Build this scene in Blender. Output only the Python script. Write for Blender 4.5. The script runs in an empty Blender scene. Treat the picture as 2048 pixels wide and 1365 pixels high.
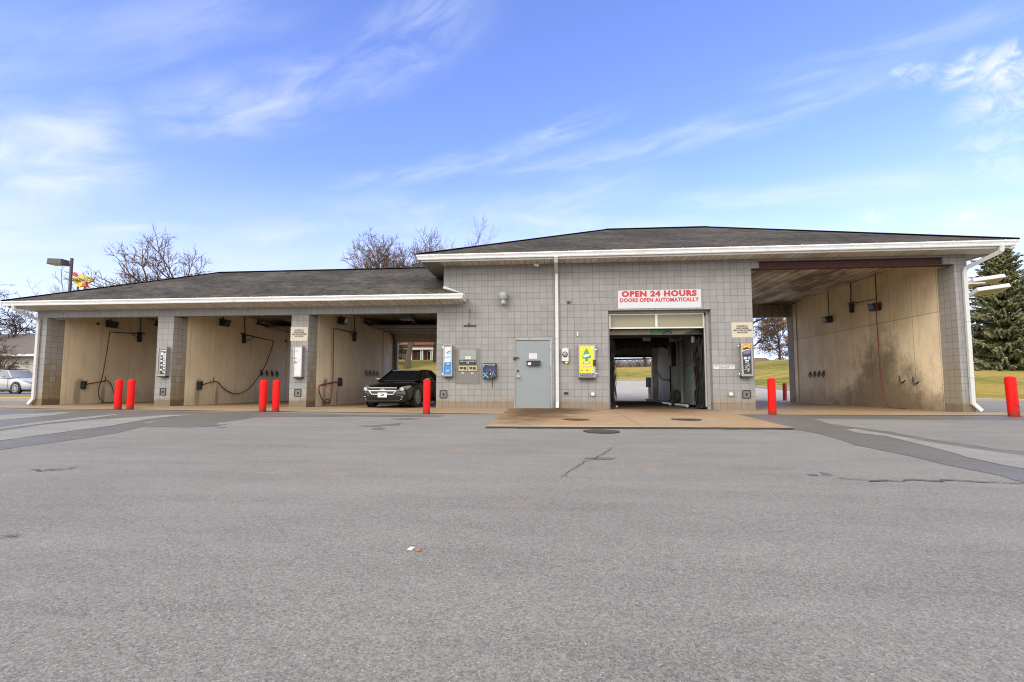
import bpy, bmesh, math, random
from mathutils import Vector, Matrix, noise as mnoise
random.seed(7)
SC = bpy.context.scene
COL = SC.collection
R = math.radians
PI = math.pi

# ------------------------------------------------------------------ camera
F, CX, CY = 947.5, 1003.1, 710.2            # focal length and optical axis, in pixels of the 2048 px wide photograph
YAW, PITCH, ROLL = -.1, .07, .003
CAM = Vector((17.556, -14.798, .652))
_f = Vector((math.sin(YAW)*math.cos(PITCH), math.cos(YAW)*math.cos(PITCH), math.sin(PITCH)))
_r0 = Vector((math.cos(YAW), -math.sin(YAW), 0)); _u0 = _r0.cross(_f)
_r = math.cos(ROLL)*_r0 + math.sin(ROLL)*_u0
_u = -math.sin(ROLL)*_r0 + math.cos(ROLL)*_u0
cam = bpy.data.cameras.new('camera'); co = bpy.data.objects.new('camera', cam); COL.objects.link(co)
co.matrix_world = Matrix(((_r.x, _u.x, -_f.x, CAM.x), (_r.y, _u.y, -_f.y, CAM.y), (_r.z, _u.z, -_f.z, CAM.z), (0, 0, 0, 1)))
cam.sensor_width = 36; cam.lens = F/2048*36
cam.shift_x = (1024-CX)/2048; cam.shift_y = (CY-682.5)/2048
cam.clip_start = .05; cam.clip_end = 3000
SC.camera = co

def ray(x, y): return _r*((x-CX)/F) - _u*((y-CY)/F) + _f
def PY(x, y, Y=0.0):
    d = ray(x, y); return CAM + d*((Y-CAM.y)/d.y)
def PX(x, y, X):
    d = ray(x, y); return CAM + d*((X-CAM.x)/d.x)
def PZ(x, y, Z):
    d = ray(x, y); return CAM + d*((Z-CAM.z)/d.z)
LOT = .025                                   # the lot falls away from the building
def PG(x, y):
    d = ray(x, y); return CAM + d*((LOT*CAM.y-CAM.z)/(d.z-LOT*d.y))

# ------------------------------------------------------------------ materials
MATS = {}
TONE = .68
OUT = .87          # common factor on the outdoor masonry, paving and roof colours
class NT:
    def __init__(s, tree): s.t = tree; s.n = tree.nodes; s.l = tree.links
    def node(s, typ, **kw):
        n = s.n.new(typ)
        for k, v in kw.items(): setattr(n, k, v)
        return n
    def put(s, sock, v):
        if v is None: return
        if hasattr(v, 'is_output') or isinstance(v, bpy.types.NodeSocket): s.l.new(v, sock)
        else:
            if sock.type == 'RGBA' and hasattr(v, '__len__') and len(v) == 3: v = (*v, 1)
            sock.default_value = v
    def math(s, op, a, b=None, c=None, clamp=False):
        n = s.node('ShaderNodeMath', operation=op, use_clamp=clamp)
        for i, v in enumerate((a, b, c)):
            if v is not None: s.put(n.inputs[i], v)
        return n.outputs[0]
    def vmath(s, op, a, b=None):
        n = s.node('ShaderNodeVectorMath', operation=op)
        s.put(n.inputs[0], a)
        if b is not None: s.put(n.inputs[1], b)
        return n.outputs['Value'] if op in ('LENGTH', 'DOT_PRODUCT') else n.outputs[0]
    def mix(s, f, a, b, blend='MIX'):
        n = s.node('ShaderNodeMix', data_type='RGBA', blend_type=blend)
        s.put(n.inputs[0], f); s.put(n.inputs[6], a); s.put(n.inputs[7], b); return n.outputs[2]
    def noise(s, scale, vec=None, detail=4, rough=.55, dist=0.0):
        n = s.node('ShaderNodeTexNoise'); n.inputs['Scale'].default_value = scale
        n.inputs['Detail'].default_value = detail; n.inputs['Roughness'].default_value = rough; n.inputs['Distortion'].default_value = dist
        if vec is not None: s.put(n.inputs['Vector'], vec)
        return n.outputs[0]
    def voro(s, scale, vec=None, out='Distance', feature='F1'):
        n = s.node('ShaderNodeTexVoronoi', feature=feature); n.inputs['Scale'].default_value = scale
        if vec is not None: s.put(n.inputs['Vector'], vec)
        return n.outputs[out]
    def ramp(s, f, a, b, lo=0.0, hi=1.0, smooth=True):
        n = s.node('ShaderNodeMapRange', interpolation_type='SMOOTHSTEP' if smooth else 'LINEAR')
        s.put(n.inputs[0], f); s.put(n.inputs[1], a); s.put(n.inputs[2], b); n.inputs[3].default_value = lo; n.inputs[4].default_value = hi
        return n.outputs[0]
    def pos(s): return s.node('ShaderNodeNewGeometry').outputs['Position']
    def obj(s): return s.node('ShaderNodeTexCoord').outputs['Object']
    def uv(s): return s.node('ShaderNodeTexCoord').outputs['UV']
    def xyz(s, v):
        n = s.node('ShaderNodeSeparateXYZ'); s.put(n.inputs[0], v); return n.outputs[0], n.outputs[1], n.outputs[2]
    def comb(s, x, y, z):
        n = s.node('ShaderNodeCombineXYZ')
        for i, v in enumerate((x, y, z)): s.put(n.inputs[i], v)
        return n.outputs[0]
    def scale(s, v, sx, sy, sz):
        return s.vmath('MULTIPLY', v, (sx, sy, sz))
    def white(s, v):
        n = s.node('ShaderNodeTexWhiteNoise', noise_dimensions='3D'); s.put(n.inputs[0], v); return n.outputs[0]
    def bump(s, h, strength=.3, dist=.01):
        n = s.node('ShaderNodeBump'); n.inputs['Strength'].default_value = strength; n.inputs['Distance'].default_value = dist
        s.put(n.inputs['Height'], h); return n.outputs[0]

def newmat(name):
    m = bpy.data.materials.new(name); m.use_nodes = True
    nt = NT(m.node_tree); b = m.node_tree.nodes['Principled BSDF']
    MATS[name] = m
    return m, nt, b

def simple(name, col, rough=.6, metal=0.0, var=.12, scale=6.0, dirt=None, dirt_amt=.35, coat=0.0, spec=None):
    """Plain surface with a little mottling and wear so that nothing is perfectly even."""
    m, n, b = newmat(name)
    if metal < .5: col = tuple(x*TONE for x in col); dirt = dirt and tuple(x*TONE for x in dirt)
    v = n.obj()
    f = n.noise(scale, v, 5, .6)
    c1 = tuple(x*(1-var) for x in col); c2 = tuple(min(1, x*(1+var)) for x in col)
    c = n.mix(f, c1, c2)
    if dirt is not None:
        d = n.ramp(n.noise(scale*2.3, v, 6, .65), .48, .75)
        c = n.mix(n.math('MULTIPLY', d, dirt_amt), c, dirt)
    n.put(b.inputs['Base Color'], c)
    n.put(b.inputs['Roughness'], n.ramp(n.noise(scale*3, v, 3), .2, .8, max(.02, rough-.08), min(1, rough+.08)))
    b.inputs['Metallic'].default_value = metal
    if coat: b.inputs['Coat Weight'].default_value = coat; b.inputs['Coat Roughness'].default_value = .04
    if spec is not None: b.inputs['Specular IOR Level'].default_value = spec
    return m

# ------------------------------------------------------------------ mesh builder and object registry
BASE = {}
class MB:
    def __init__(s): s.v = []; s.f = []; s.m = []; s.mi = 0
    def add(s, vs, fs):
        o = len(s.v); s.v += [Vector(p) for p in vs]
        for f in fs: s.f.append(tuple(i+o for i in f)); s.m.append(s.mi)
        return s
    def box(s, x0, x1, y0, y1, z0, z1):
        if x1 < x0: x0, x1 = x1, x0
        if y1 < y0: y0, y1 = y1, y0
        if z1 < z0: z0, z1 = z1, z0
        return s.add([(x0,y0,z0),(x1,y0,z0),(x1,y1,z0),(x0,y1,z0),(x0,y0,z1),(x1,y0,z1),(x1,y1,z1),(x0,y1,z1)],
                     [(0,3,2,1),(4,5,6,7),(0,1,5,4),(1,2,6,5),(2,3,7,6),(3,0,4,7)])
    def obox(s, c, ax, ay, az):
        c, ax, ay, az = map(Vector, (c, ax, ay, az))
        vs = [c+i*ax+j*ay+k*az for k in (-1,1) for (i,j) in ((-1,-1),(1,-1),(1,1),(-1,1))]
        return s.add(vs, [(0,3,2,1),(4,5,6,7),(0,1,5,4),(1,2,6,5),(2,3,7,6),(3,0,4,7)])
    def bar(s, a, b, w, h=None, up=(0,0,1)):
        a, b = Vector(a), Vector(b); h = h or w; d = (b-a); L = d.length; d /= L; up = Vector(up)
        sd = d.cross(up)
        if sd.length < 1e-4: sd = d.cross(Vector((1,0,0)))
        sd.normalize(); u = sd.cross(d)
        return s.obox((a+b)/2, d*L/2, sd*w/2, u*h/2)
    def tube(s, pts, r, n=8, cap=True):
        pts = [Vector(p) for p in pts]; k = len(pts)
        rs = r if hasattr(r, '__len__') else [r]*k
        vs, fs = [], []; prev = None
        for i, p in enumerate(pts):
            d = (pts[min(i+1,k-1)]-pts[max(i-1,0)])
            if d.length < 1e-9: d = Vector((0,0,1))
            d.normalize()
            if prev is None:
                a = d.cross(Vector((0,0,1)));
                if a.length < .05: a = d.cross(Vector((1,0,0)))
            else: a = prev - d*prev.dot(d)
            a.normalize(); prev = a; b = d.cross(a)
            for j in range(n):
                t = 2*PI*j/n; vs.append(p+(a*math.cos(t)+b*math.sin(t))*rs[i])
        for i in range(k-1):
            for j in range(n):
                j2 = (j+1) % n; fs.append((i*n+j, i*n+j2, (i+1)*n+j2, (i+1)*n+j))
        if cap: fs.append(tuple(range(n))[::-1]); fs.append(tuple(range((k-1)*n, k*n)))
        return s.add(vs, fs)
    def cyl(s, a, b, r, r2=None, n=16): return s.tube([a, b], [r, r if r2 is None else r2], n)
    def lathe(s, prof, c=(0,0,0), axis='z', n=20, closed=False):
        c = Vector(c); vs, fs = [], []; k = len(prof)
        for (r, h) in prof:
            for j in range(n):
                t = 2*PI*j/n; a, b = r*math.cos(t), r*math.sin(t)
                vs.append(c + (Vector((a,b,h)) if axis == 'z' else Vector((a,h,b)) if axis == 'y' else Vector((h,a,b))))
        for i in range(k if closed else k-1):
            i2 = (i+1) % k
            for j in range(n):
                j2 = (j+1) % n; fs.append((i*n+j, i*n+j2, i2*n+j2, i2*n+j))
        if not closed: fs.append(tuple(range(n))[::-1]); fs.append(tuple(range((k-1)*n, k*n)))
        return s.add(vs, fs)
    def prism(s, poly, d, axis='y', base=0.0):
        """Closed 2-D outline pushed from base to base+d along an axis ('y': outline in x,z; 'z': in x,y; 'x': in y,z)."""
        def p3(p, h): return (p[0], h, p[1]) if axis == 'y' else (p[0], p[1], h) if axis == 'z' else (h, p[0], p[1])
        k = len(poly)
        vs = [p3(p, base) for p in poly] + [p3(p, base+d) for p in poly]
        fs = [tuple(range(k)), tuple(range(2*k-1, k-1, -1))] + [(i, i+k, (i+1) % k + k, (i+1) % k) for i in range(k)]
        return s.add(vs, fs)
    def quad(s, *p): return s.add(p, [tuple(range(len(p)))])
    def build(s, name, mat, parent=None, loc=None, smooth=False, bevel=0.0, uv=None, local=False, flat_angle=40, fixn=True):
        me = bpy.data.meshes.new(name)
        off = Vector(loc) if loc is not None else (BASE.get(parent.name, Vector((0,0,0))) if (parent is not None and not local) else Vector((0,0,0)))
        me.from_pydata([tuple(p-off) for p in s.v], [], s.f)
        mats = mat if isinstance(mat, (list, tuple)) else [mat]
        for m in mats: me.materials.append(MATS[m])
        if len(mats) > 1: me.polygons.foreach_set('material_index', s.m)
        bm = bmesh.new(); bm.from_mesh(me)
        if fixn: bmesh.ops.recalc_face_normals(bm, faces=bm.faces)
        if bevel:
            es = [e for e in bm.edges if len(e.link_faces) == 2 and e.calc_face_angle(0) > .5]
            bmesh.ops.bevel(bm, geom=es, offset=bevel, segments=2, profile=.5, affect='EDGES', clamp_overlap=True)
        bm.to_mesh(me); bm.free()
        if smooth:
            me.polygons.foreach_set('use_smooth', [True]*len(me.polygons))
            try: me.set_sharp_from_angle(angle=R(flat_angle))
            except Exception: pass
        if uv:
            L = me.uv_layers.new(name='blocks')
            for p in me.polygons:
                for li in p.loop_indices:
                    w = me.vertices[me.loops[li].vertex_index].co + off
                    L.data[li].uv = uv(w, p.normal)
        o = bpy.data.objects.new(name, me); COL.objects.link(o)
        if loc is not None: o.location = loc
        if parent is not None:
            o.parent = parent; BASE[o.name] = BASE.get(parent.name, Vector((0,0,0))) if not local else Vector((0,0,0))
        return o

def tag(o, label=None, cat=None, group=None, kind=None):
    if label: o['label'] = label
    if cat: o['category'] = cat
    if group: o['group'] = group
    if kind: o['kind'] = kind
    return o
def thing(name, label, cat, loc, group=None, rz=0.0):
    o = bpy.data.objects.new(name, None); COL.objects.link(o); o.location = loc; o.rotation_euler = (0, 0, rz)
    o.empty_display_size = .2; BASE[o.name] = Vector(loc)
    return tag(o, label, cat, group)
def copy_thing(o, loc, label=None, rz=None):
    c = o.copy(); COL.objects.link(c); c.location = loc
    if rz is not None: c.rotation_euler = (0, 0, rz)
    if label: c['label'] = label
    for ch in o.children:
        d = ch.copy(); COL.objects.link(d); d.parent = c
        for g in ch.children:
            e = g.copy(); COL.objects.link(e); e.parent = d
    return c

_TXT = {}
def text_geo(txt, bold=0.0, spacing=1.0):
    key = (txt, bold, spacing)
    if key not in _TXT:
        cu = bpy.data.curves.new('lettering', 'FONT'); cu.body = txt; cu.size = 1; cu.offset = bold; cu.space_character = spacing; cu.resolution_u = 3
        ob = bpy.data.objects.new('lettering', cu); COL.objects.link(ob)
        dg = bpy.context.evaluated_depsgraph_get(); me = bpy.data.meshes.new_from_object(ob.evaluated_get(dg))
        vs = [v.co.copy() for v in me.vertices]; fs = [tuple(p.vertices) for p in me.polygons]
        bpy.data.objects.remove(ob); bpy.data.curves.remove(cu); bpy.data.meshes.remove(me)
        _TXT[key] = (vs, fs)
    return _TXT[key]
def put_text(mb, txt, x0, x1, z0, z1, Y, bold=0.0, flip=1, spacing=1.0):
    """Lettering filling the rectangle x0..x1, z0..z1 on a wall that faces -Y."""
    vs, fs = text_geo(txt, bold, spacing)
    ax = [v.x for v in vs]; ay = [v.y for v in vs]; a0, a1, b0, b1 = min(ax), max(ax), min(ay), max(ay)
    mb.add([(x0+(v.x-a0)/(a1-a0)*(x1-x0), Y, z0+(v.y-b0)/(b1-b0)*(z1-z0)) for v in vs], fs)
def rect(mb, x0, x1, z0, z1, Y): mb.quad((x0,Y,z0),(x1,Y,z0),(x1,Y,z1),(x0,Y,z1))
def pxrect(x0, y0, x1, y1, Y=0.0):
    a = PY(x0, y1, Y); b = PY(x1, y0, Y); return a.x, b.x, a.z, b.z
# ------------------------------------------------------------------ surfaces of the place
def block_mat(name, base, stain, stain_top, stain_amt, floor_dirt=.5):
    m, n, b = newmat(name); base = tuple(v*OUT for v in base)
    uv = n.uv(); u, v, _ = n.xyz(uv); p = n.pos(); px, py, pz = n.xyz(p)
    def line(c, w):
        fr = n.math('FRACT', c); d = n.math('MINIMUM', fr, n.math('SUBTRACT', 1.0, fr)); return n.ramp(d, w*.55, w, 1, 0)
    wob = n.math('MULTIPLY', n.math('SUBTRACT', n.noise(9, p, 3), .5), .02)
    j = n.math('MAXIMUM', line(n.math('ADD', u, wob), .032), line(n.math('ADD', v, wob), .032))
    cell = n.comb(n.math('FLOOR', u), n.math('FLOOR', v), n.math('FLOOR', n.math('MULTIPLY', px, .2)))
    rnd = n.white(cell)
    grain = n.noise(90, p, 4, .7)
    blot = n.noise(.9, p, 5, .6)
    k = n.math('ADD', n.math('ADD', n.math('MULTIPLY', rnd, .11), n.math('MULTIPLY', grain, .30)), n.math('MULTIPLY', blot, .26))
    c = n.mix(1.0, base, n.comb(n.math('ADD', k, .65), n.math('ADD', k, .65), n.math('ADD', k, .65)), 'MULTIPLY')
    # rising damp and splash staining that climbs unevenly
    pale = n.math('MULTIPLY', n.ramp(n.noise(2.1, n.scale(p, 1, 1, .4), 6, .7), .52, .74), .30)
    c = n.mix(pale, c, tuple(min(.6, v*1.55) for v in base))
    lim = n.math('ADD', n.math('MULTIPLY', n.noise(1.6, n.scale(p, 1, 1, .5), 5, .65), stain_top*1.2), n.math('MULTIPLY', rnd, stain_top*.5))
    st = n.math('MULTIPLY', n.ramp(n.math('SUBTRACT', lim, pz), -.15*stain_top, .6*stain_top), stain_amt)
    streak = n.noise(3.0, n.scale(p, 2.2, 2.2, .35), 5, .7)
    c = n.mix(st, c, n.mix(streak, tuple(x*.55 for x in stain), tuple(x*1.35 for x in stain)))
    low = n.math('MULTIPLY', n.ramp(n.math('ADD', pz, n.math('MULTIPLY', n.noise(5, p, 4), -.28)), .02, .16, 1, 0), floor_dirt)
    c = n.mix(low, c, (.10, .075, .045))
    # rust weeping from under the eaves
    rs = n.math('MULTIPLY', n.ramp(n.noise(4.5, n.scale(p, 2.6, 2.6, .25), 4, .75), .60, .70), n.ramp(pz, 4.38, 4.58))
    c = n.mix(n.math('MULTIPLY', rs, .65), c, (.22, .09, .04))
    grime = n.math('MULTIPLY', n.ramp(n.noise(7, n.scale(p, 3, 3, .12), 5, .7), .5, .8), .22)
    c = n.mix(grime, c, tuple(x*.5 for x in base))
    pit = n.ramp(n.voro(46, p), .05, .16, 1, 0)
    c = n.mix(n.math('MULTIPLY', n.math('MULTIPLY', pit, n.ramp(n.noise(2.2, p), .45, .7)), .4), c, (.1, .09, .08))
    c = n.mix(n.math('MULTIPLY', j, .74), c, n.mix(n.noise(3, p), (.06, .052, .045), (.16, .14, .12)))
    n.put(b.inputs['Base Color'], c); b.inputs['Roughness'].default_value = .85; b.inputs['Specular IOR Level'].default_value = .25
    h = n.math('SUBTRACT', n.math('MULTIPLY', grain, .35), j)
    n.put(b.inputs['Normal'], n.bump(h, .55, .008))
block_mat('block', (.285, .275, .264), (.27, .18, .09), .45, .6, .3)
block_mat('block_pillar', (.295, .285, .274), (.27, .20, .10), .50, .8, .55)
block_mat('block_reveal', (.36, .335, .30), (.24, .16, .075), 1.9, .85, .8)
block_mat('block_reveal_right', (.36, .33, .29), (.30, .22, .12), 2.3, .55, .5)

def bay_wall(name, base, dark, seams, axis_joint=None, mould=.35, wet=.5, seam_amt=.28, bigstain=False):
    m, n, b = newmat(name)
    p = n.pos(); x, y, z = n.xyz(p)
    big = n.noise(.55, p, 5, .6); mid = n.noise(3.2, n.scale(p, 1, 1, .45), 6, .65); fine = n.noise(60, p, 4, .7)
    c = n.mix(n.ramp(big, .3, .7), base, tuple(v*.80 for v in base))
    c = n.mix(n.math('MULTIPLY', n.ramp(mid, .46, .72), .55), c, dark)
    c = n.mix(.22, c, n.comb(fine, fine, fine), 'OVERLAY')
    # runs of dirty water down the face
    run = n.noise(2.4, n.scale(p, 3, 3, .16), 6, .7)
    c = n.mix(n.math('MULTIPLY', n.ramp(run, .5, .82), .32), c, tuple(v*.5 for v in dark))
    # mould spots
    ms = n.math('MULTIPLY', n.ramp(n.voro(26, n.scale(p, 1, 1, .55)), .06, .17, 1, 0), n.ramp(n.noise(1.1, p, 4), .48, .66))
    c = n.mix(n.math('MULTIPLY', ms, mould), c, (.05, .042, .03))
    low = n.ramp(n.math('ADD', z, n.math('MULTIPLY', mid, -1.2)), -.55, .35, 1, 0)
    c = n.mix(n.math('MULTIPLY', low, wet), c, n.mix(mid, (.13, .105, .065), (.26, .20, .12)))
    if not bigstain:      # soot-black splashes under the brush holders
        sm = None
        for (yc, zc, a, b_) in ((1.22, .35, .16, .62), (2.25, .30, .10, .5), (1.3, .8, .22, .2)):
            e = n.math('ADD', n.math('POWER', n.math('DIVIDE', n.math('SUBTRACT', y, yc), a), 2.0), n.math('POWER', n.math('DIVIDE', n.math('SUBTRACT', z, zc), b_), 2.0))
            r_ = n.ramp(n.math('ADD', e, n.math('MULTIPLY', n.math('SUBTRACT', mid, .5), 1.6)), .1, 1.2, 1, 0); sm = r_ if sm is None else n.math('MAXIMUM', sm, r_)
        c = n.mix(n.math('MULTIPLY', sm, .5), c, (.07, .055, .04))
    # casting joints
    g = n.math('FRACT', n.math('ADD', n.math('DIVIDE', y, seams), .35)); d = n.math('MINIMUM', g, n.math('SUBTRACT', 1.0, g))
    j = n.ramp(n.math('MULTIPLY', d, seams), .006, .016, 1, 0)
    if axis_joint is not None:
        jz = n.ramp(n.math('ABSOLUTE', n.math('SUBTRACT', z, axis_joint)), .008, .024, 1, 0)
        up = n.ramp(z, axis_joint-.01, axis_joint+.01); c = n.mix(n.math('MULTIPLY', up, .16), c, (.26, .19, .11)); j = n.math('MAXIMUM', j, jz)
    c = n.mix(n.math('MULTIPLY', j, seam_amt), c, (.09, .07, .05))
    if bigstain:
        # broad green-brown soiling low in the middle of the wall, thinning to spots
        wn = n.noise(1.4, p, 6, .68); sy = n.math('ABSOLUTE', n.math('SUBTRACT', y, 3.3)); edge = n.math('ADD', n.math('MULTIPLY', sy, .62), n.math('MULTIPLY', z, .62))
        st = n.ramp(n.math('ADD', edge, n.math('MULTIPLY', n.math('SUBTRACT', wn, .5), -2.6)), .9, 2.3, 1, 0)
        c = n.mix(n.math('MULTIPLY', st, .86), c, n.mix(mid, (.085, .066, .038), (.23, .17, .095)))
        sp = n.math('MULTIPLY', n.ramp(n.voro(19, n.scale(p, 1, 1, .5)), .07, .20, 1, 0), n.ramp(n.math('ADD', edge, n.math('MULTIPLY', n.math('SUBTRACT', n.noise(3, p, 5, .7), .5), -4.0)), 1.0, 3.6, 1, 0))
        c = n.mix(n.math('MULTIPLY', sp, .9), c, (.035, .028, .02))
        wr = n.math('MULTIPLY', n.ramp(n.noise(8, n.scale(p, 3, 3, .12), 4, .7), .60, .72), n.math('MULTIPLY', n.ramp(n.math('ABSOLUTE', n.math('SUBTRACT', y, 2.0)), .3, .8, 1, 0), n.ramp(z, .95, .5)))
        c = n.mix(n.math('MULTIPLY', wr, .6), c, (.62, .57, .48))
    n.put(b.inputs['Base Color'], c); b.inputs['Roughness'].default_value = .7; b.inputs['Specular IOR Level'].default_value = .3
    n.put(b.inputs['Normal'], n.bump(n.math('SUBTRACT', fine, n.math('MULTIPLY', j, 2.0)), .35, .006))
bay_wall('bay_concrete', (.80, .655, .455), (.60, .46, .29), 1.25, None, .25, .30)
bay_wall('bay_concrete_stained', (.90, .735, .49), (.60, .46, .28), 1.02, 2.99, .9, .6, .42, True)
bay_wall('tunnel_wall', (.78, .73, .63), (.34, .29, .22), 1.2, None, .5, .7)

def asphalt(name, base, wet=False, rough=.88):
    m, n, b = newmat(name); base = tuple(v*OUT for v in base)
    p = n.pos(); x, y, z = n.xyz(p)
    a1 = n.noise(170, p, 3, .75); a2 = n.voro(120, p, 'Color'); g = n.xyz(a2)[0]
    sp = n.ramp(n.voro(75, p), .10, .22, 1, 0)
    blot = n.noise(.35, p, 6, .6); blot2 = n.noise(1.7, n.scale(p, .35, 1.4, 1), 5, .65); mid = n.noise(9, p, 5, .7)
    k = n.math('ADD', n.math('ADD', n.math('MULTIPLY', n.ramp(a1, .25, .75), .62), .09), n.math('MULTIPLY', g, .55)); k = n.math('ADD', k, n.math('MULTIPLY', n.math('SUBTRACT', n.ramp(n.noise(42, p, 4, .75), .3, .7), .5), .24))
    k = n.math('ADD', n.math('ADD', k, n.math('MULTIPLY', mid, .22)), n.math('ADD', n.math('MULTIPLY', blot, .34), n.math('MULTIPLY', blot2, .58)))
    k = n.math('SUBTRACT', k, .20)
    c = n.mix(1.0, base, n.comb(k, k, k), 'MULTIPLY')
    c = n.mix(n.math('MULTIPLY', n.math('MULTIPLY', sp, n.ramp(g, .62, .9)), .75), c, (.52, .51, .48))
    c = n.mix(n.math('MULTIPLY', n.math('MULTIPLY', sp, n.ramp(g, .05, .3, 1, 0)), .8), c, (.035, .034, .033))
    # worn specks of old orange paint and a few oil spots
    op = n.math('MULTIPLY', n.ramp(n.noise(1.1, n.scale(p, .6, 1.5, 1), 3), .645, .72), n.ramp(a1, .45, .62))
    c = n.mix(n.math('MULTIPLY', op, .4), c, (.42, .24, .12))
    oil = n.math('MULTIPLY', n.ramp(n.voro(.42, n.scale(p, 1, 1.3, 1)), .03, .10, 1, 0), n.ramp(mid, .35, .6))
    c = n.mix(n.math('MULTIPLY', oil, .45), c, (.05, .048, .045))
    n.put(b.inputs['Base Color'], c)
    n.put(b.inputs['Roughness'], n.ramp(mid, .2, .8, rough-.12, min(1, rough+.06)))
    b.inputs['Specular IOR Level'].default_value = .2 if wet else .16
    n.put(b.inputs['Normal'], n.bump(n.math('ADD', a1, n.math('MULTIPLY', g, .5)), .35 if wet else .6, .006))
asphalt('asphalt', (.176, .168, .157))
asphalt('asphalt_wet', (.116, .108, .098), True, .50)
asphalt('asphalt_pale', (.205, .20, .192))
asphalt('rear_asphalt_warmed', (.30, .285, .26), False, .9)  # pale warm colour stands in for neutral light on the rear asphalt
asphalt('asphalt_back', (.16, .16, .158), False, .7)

def slab(name, base, rust, rust_amt, dark_amt, rough=.7, spec=.3, spill=False):
    m, n, b = newmat(name); base = tuple(v*OUT for v in base); rust = tuple(v*OUT for v in rust)
    p = n.pos(); x, y, z = n.xyz(p)
    big = n.noise(.7, n.scale(p, .6, 1, 1), 6, .6); mid = n.noise(4, p, 6, .65); fine = n.noise(110, p, 3, .7)
    c = n.mix(n.ramp(mid, .3, .7), tuple(v*.85 for v in base), base)
    c = n.mix(n.math('MULTIPLY', n.ramp(big, .35, .68), rust_amt), c, rust)
    dk = n.noise(.85, n.scale(p, .75, 1.3, 1), 6, .68)
    c = n.mix(n.math('MULTIPLY', n.ramp(dk, .50, .74), dark_amt), c, (.10, .075, .05))
    if spill:
        # dirty water runs out from the foot of the downspout and the tunnel mouth; two saw-cut joints
        wn = n.math('MULTIPLY', n.math('SUBTRACT', n.noise(1.5, n.scale(p, .8, 1.2, 1), 7, .7), .5), 1.7)
        e1 = n.math('SQRT', n.math('ADD', n.math('POWER', n.math('DIVIDE', n.math('SUBTRACT', n.math('ADD', x, n.math('MULTIPLY', y, -.22)), 17.7), 1.2), 2.0), n.math('POWER', n.math('DIVIDE', y, 4.6), 2.0)))
        s1 = n.ramp(n.math('ADD', e1, wn), .40, 1.45, 1, 0)
        e2 = n.math('ADD', n.math('MULTIPLY', n.math('ABSOLUTE', n.math('SUBTRACT', x, 20.9)), .45), n.math('MULTIPLY', y, -.5)); s2 = n.ramp(n.math('ADD', e2, wn), .2, 1.3, 1, 0)
        c = n.mix(n.math('MULTIPLY', n.math('MAXIMUM', s1, n.math('MULTIPLY', s2, .75)), .95), c, n.mix(mid, (.035, .025, .017), (.13, .075, .038)))
        jx = n.ramp(n.math('ABSOLUTE', n.math('SUBTRACT', y, -1.95)), .006, .018, 1, 0); jy = n.ramp(n.math('ABSOLUTE', n.math('SUBTRACT', x, 19.4)), .006, .014, 1, 0)
        c = n.mix(n.math('MULTIPLY', n.math('MAXIMUM', jx, jy), .6), c, (.07, .05, .035))
        ed = n.ramp(n.math('ADD', y, n.math('MULTIPLY', mid, -.35)), -5.38, -5.05, 1, 0); c = n.mix(n.math('MULTIPLY', ed, .25), c, (.40, .36, .31))
    c = n.mix(.2, c, n.comb(fine, fine, fine), 'OVERLAY')
    b.inputs['Specular IOR Level'].default_value = spec
    n.put(b.inputs['Base Color'], c); n.put(b.inputs['Roughness'], n.ramp(dk, .45, .7, rough, rough*.55))
    n.put(b.inputs['Normal'], n.bump(n.math('ADD', fine, mid), .3, .006))
slab('bay_floor', (.34, .245, .15), (.34, .185, .075), .75, .6, .6, .2)
slab('strip_concrete', (.33, .255, .175), (.31, .175, .075), .7, .4, .75)
slab('apron_concrete', (.31, .232, .16), (.31, .18, .085), .62, .45, 1.0, .04, True)
slab('tunnel_floor', (.13, .098, .066), (.14, .085, .042), .6, .7, .95, .0)
simple('apron_seam', (.05, .042, .034), .95, 0, .4, 14)
slab('kerb_concrete', (.33, .30, .255), (.26, .21, .15), .4, .5, .85)
slab('pale_concrete', (.5, .46, .39), (.42, .36, .26), .3, .2, .85)

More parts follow.
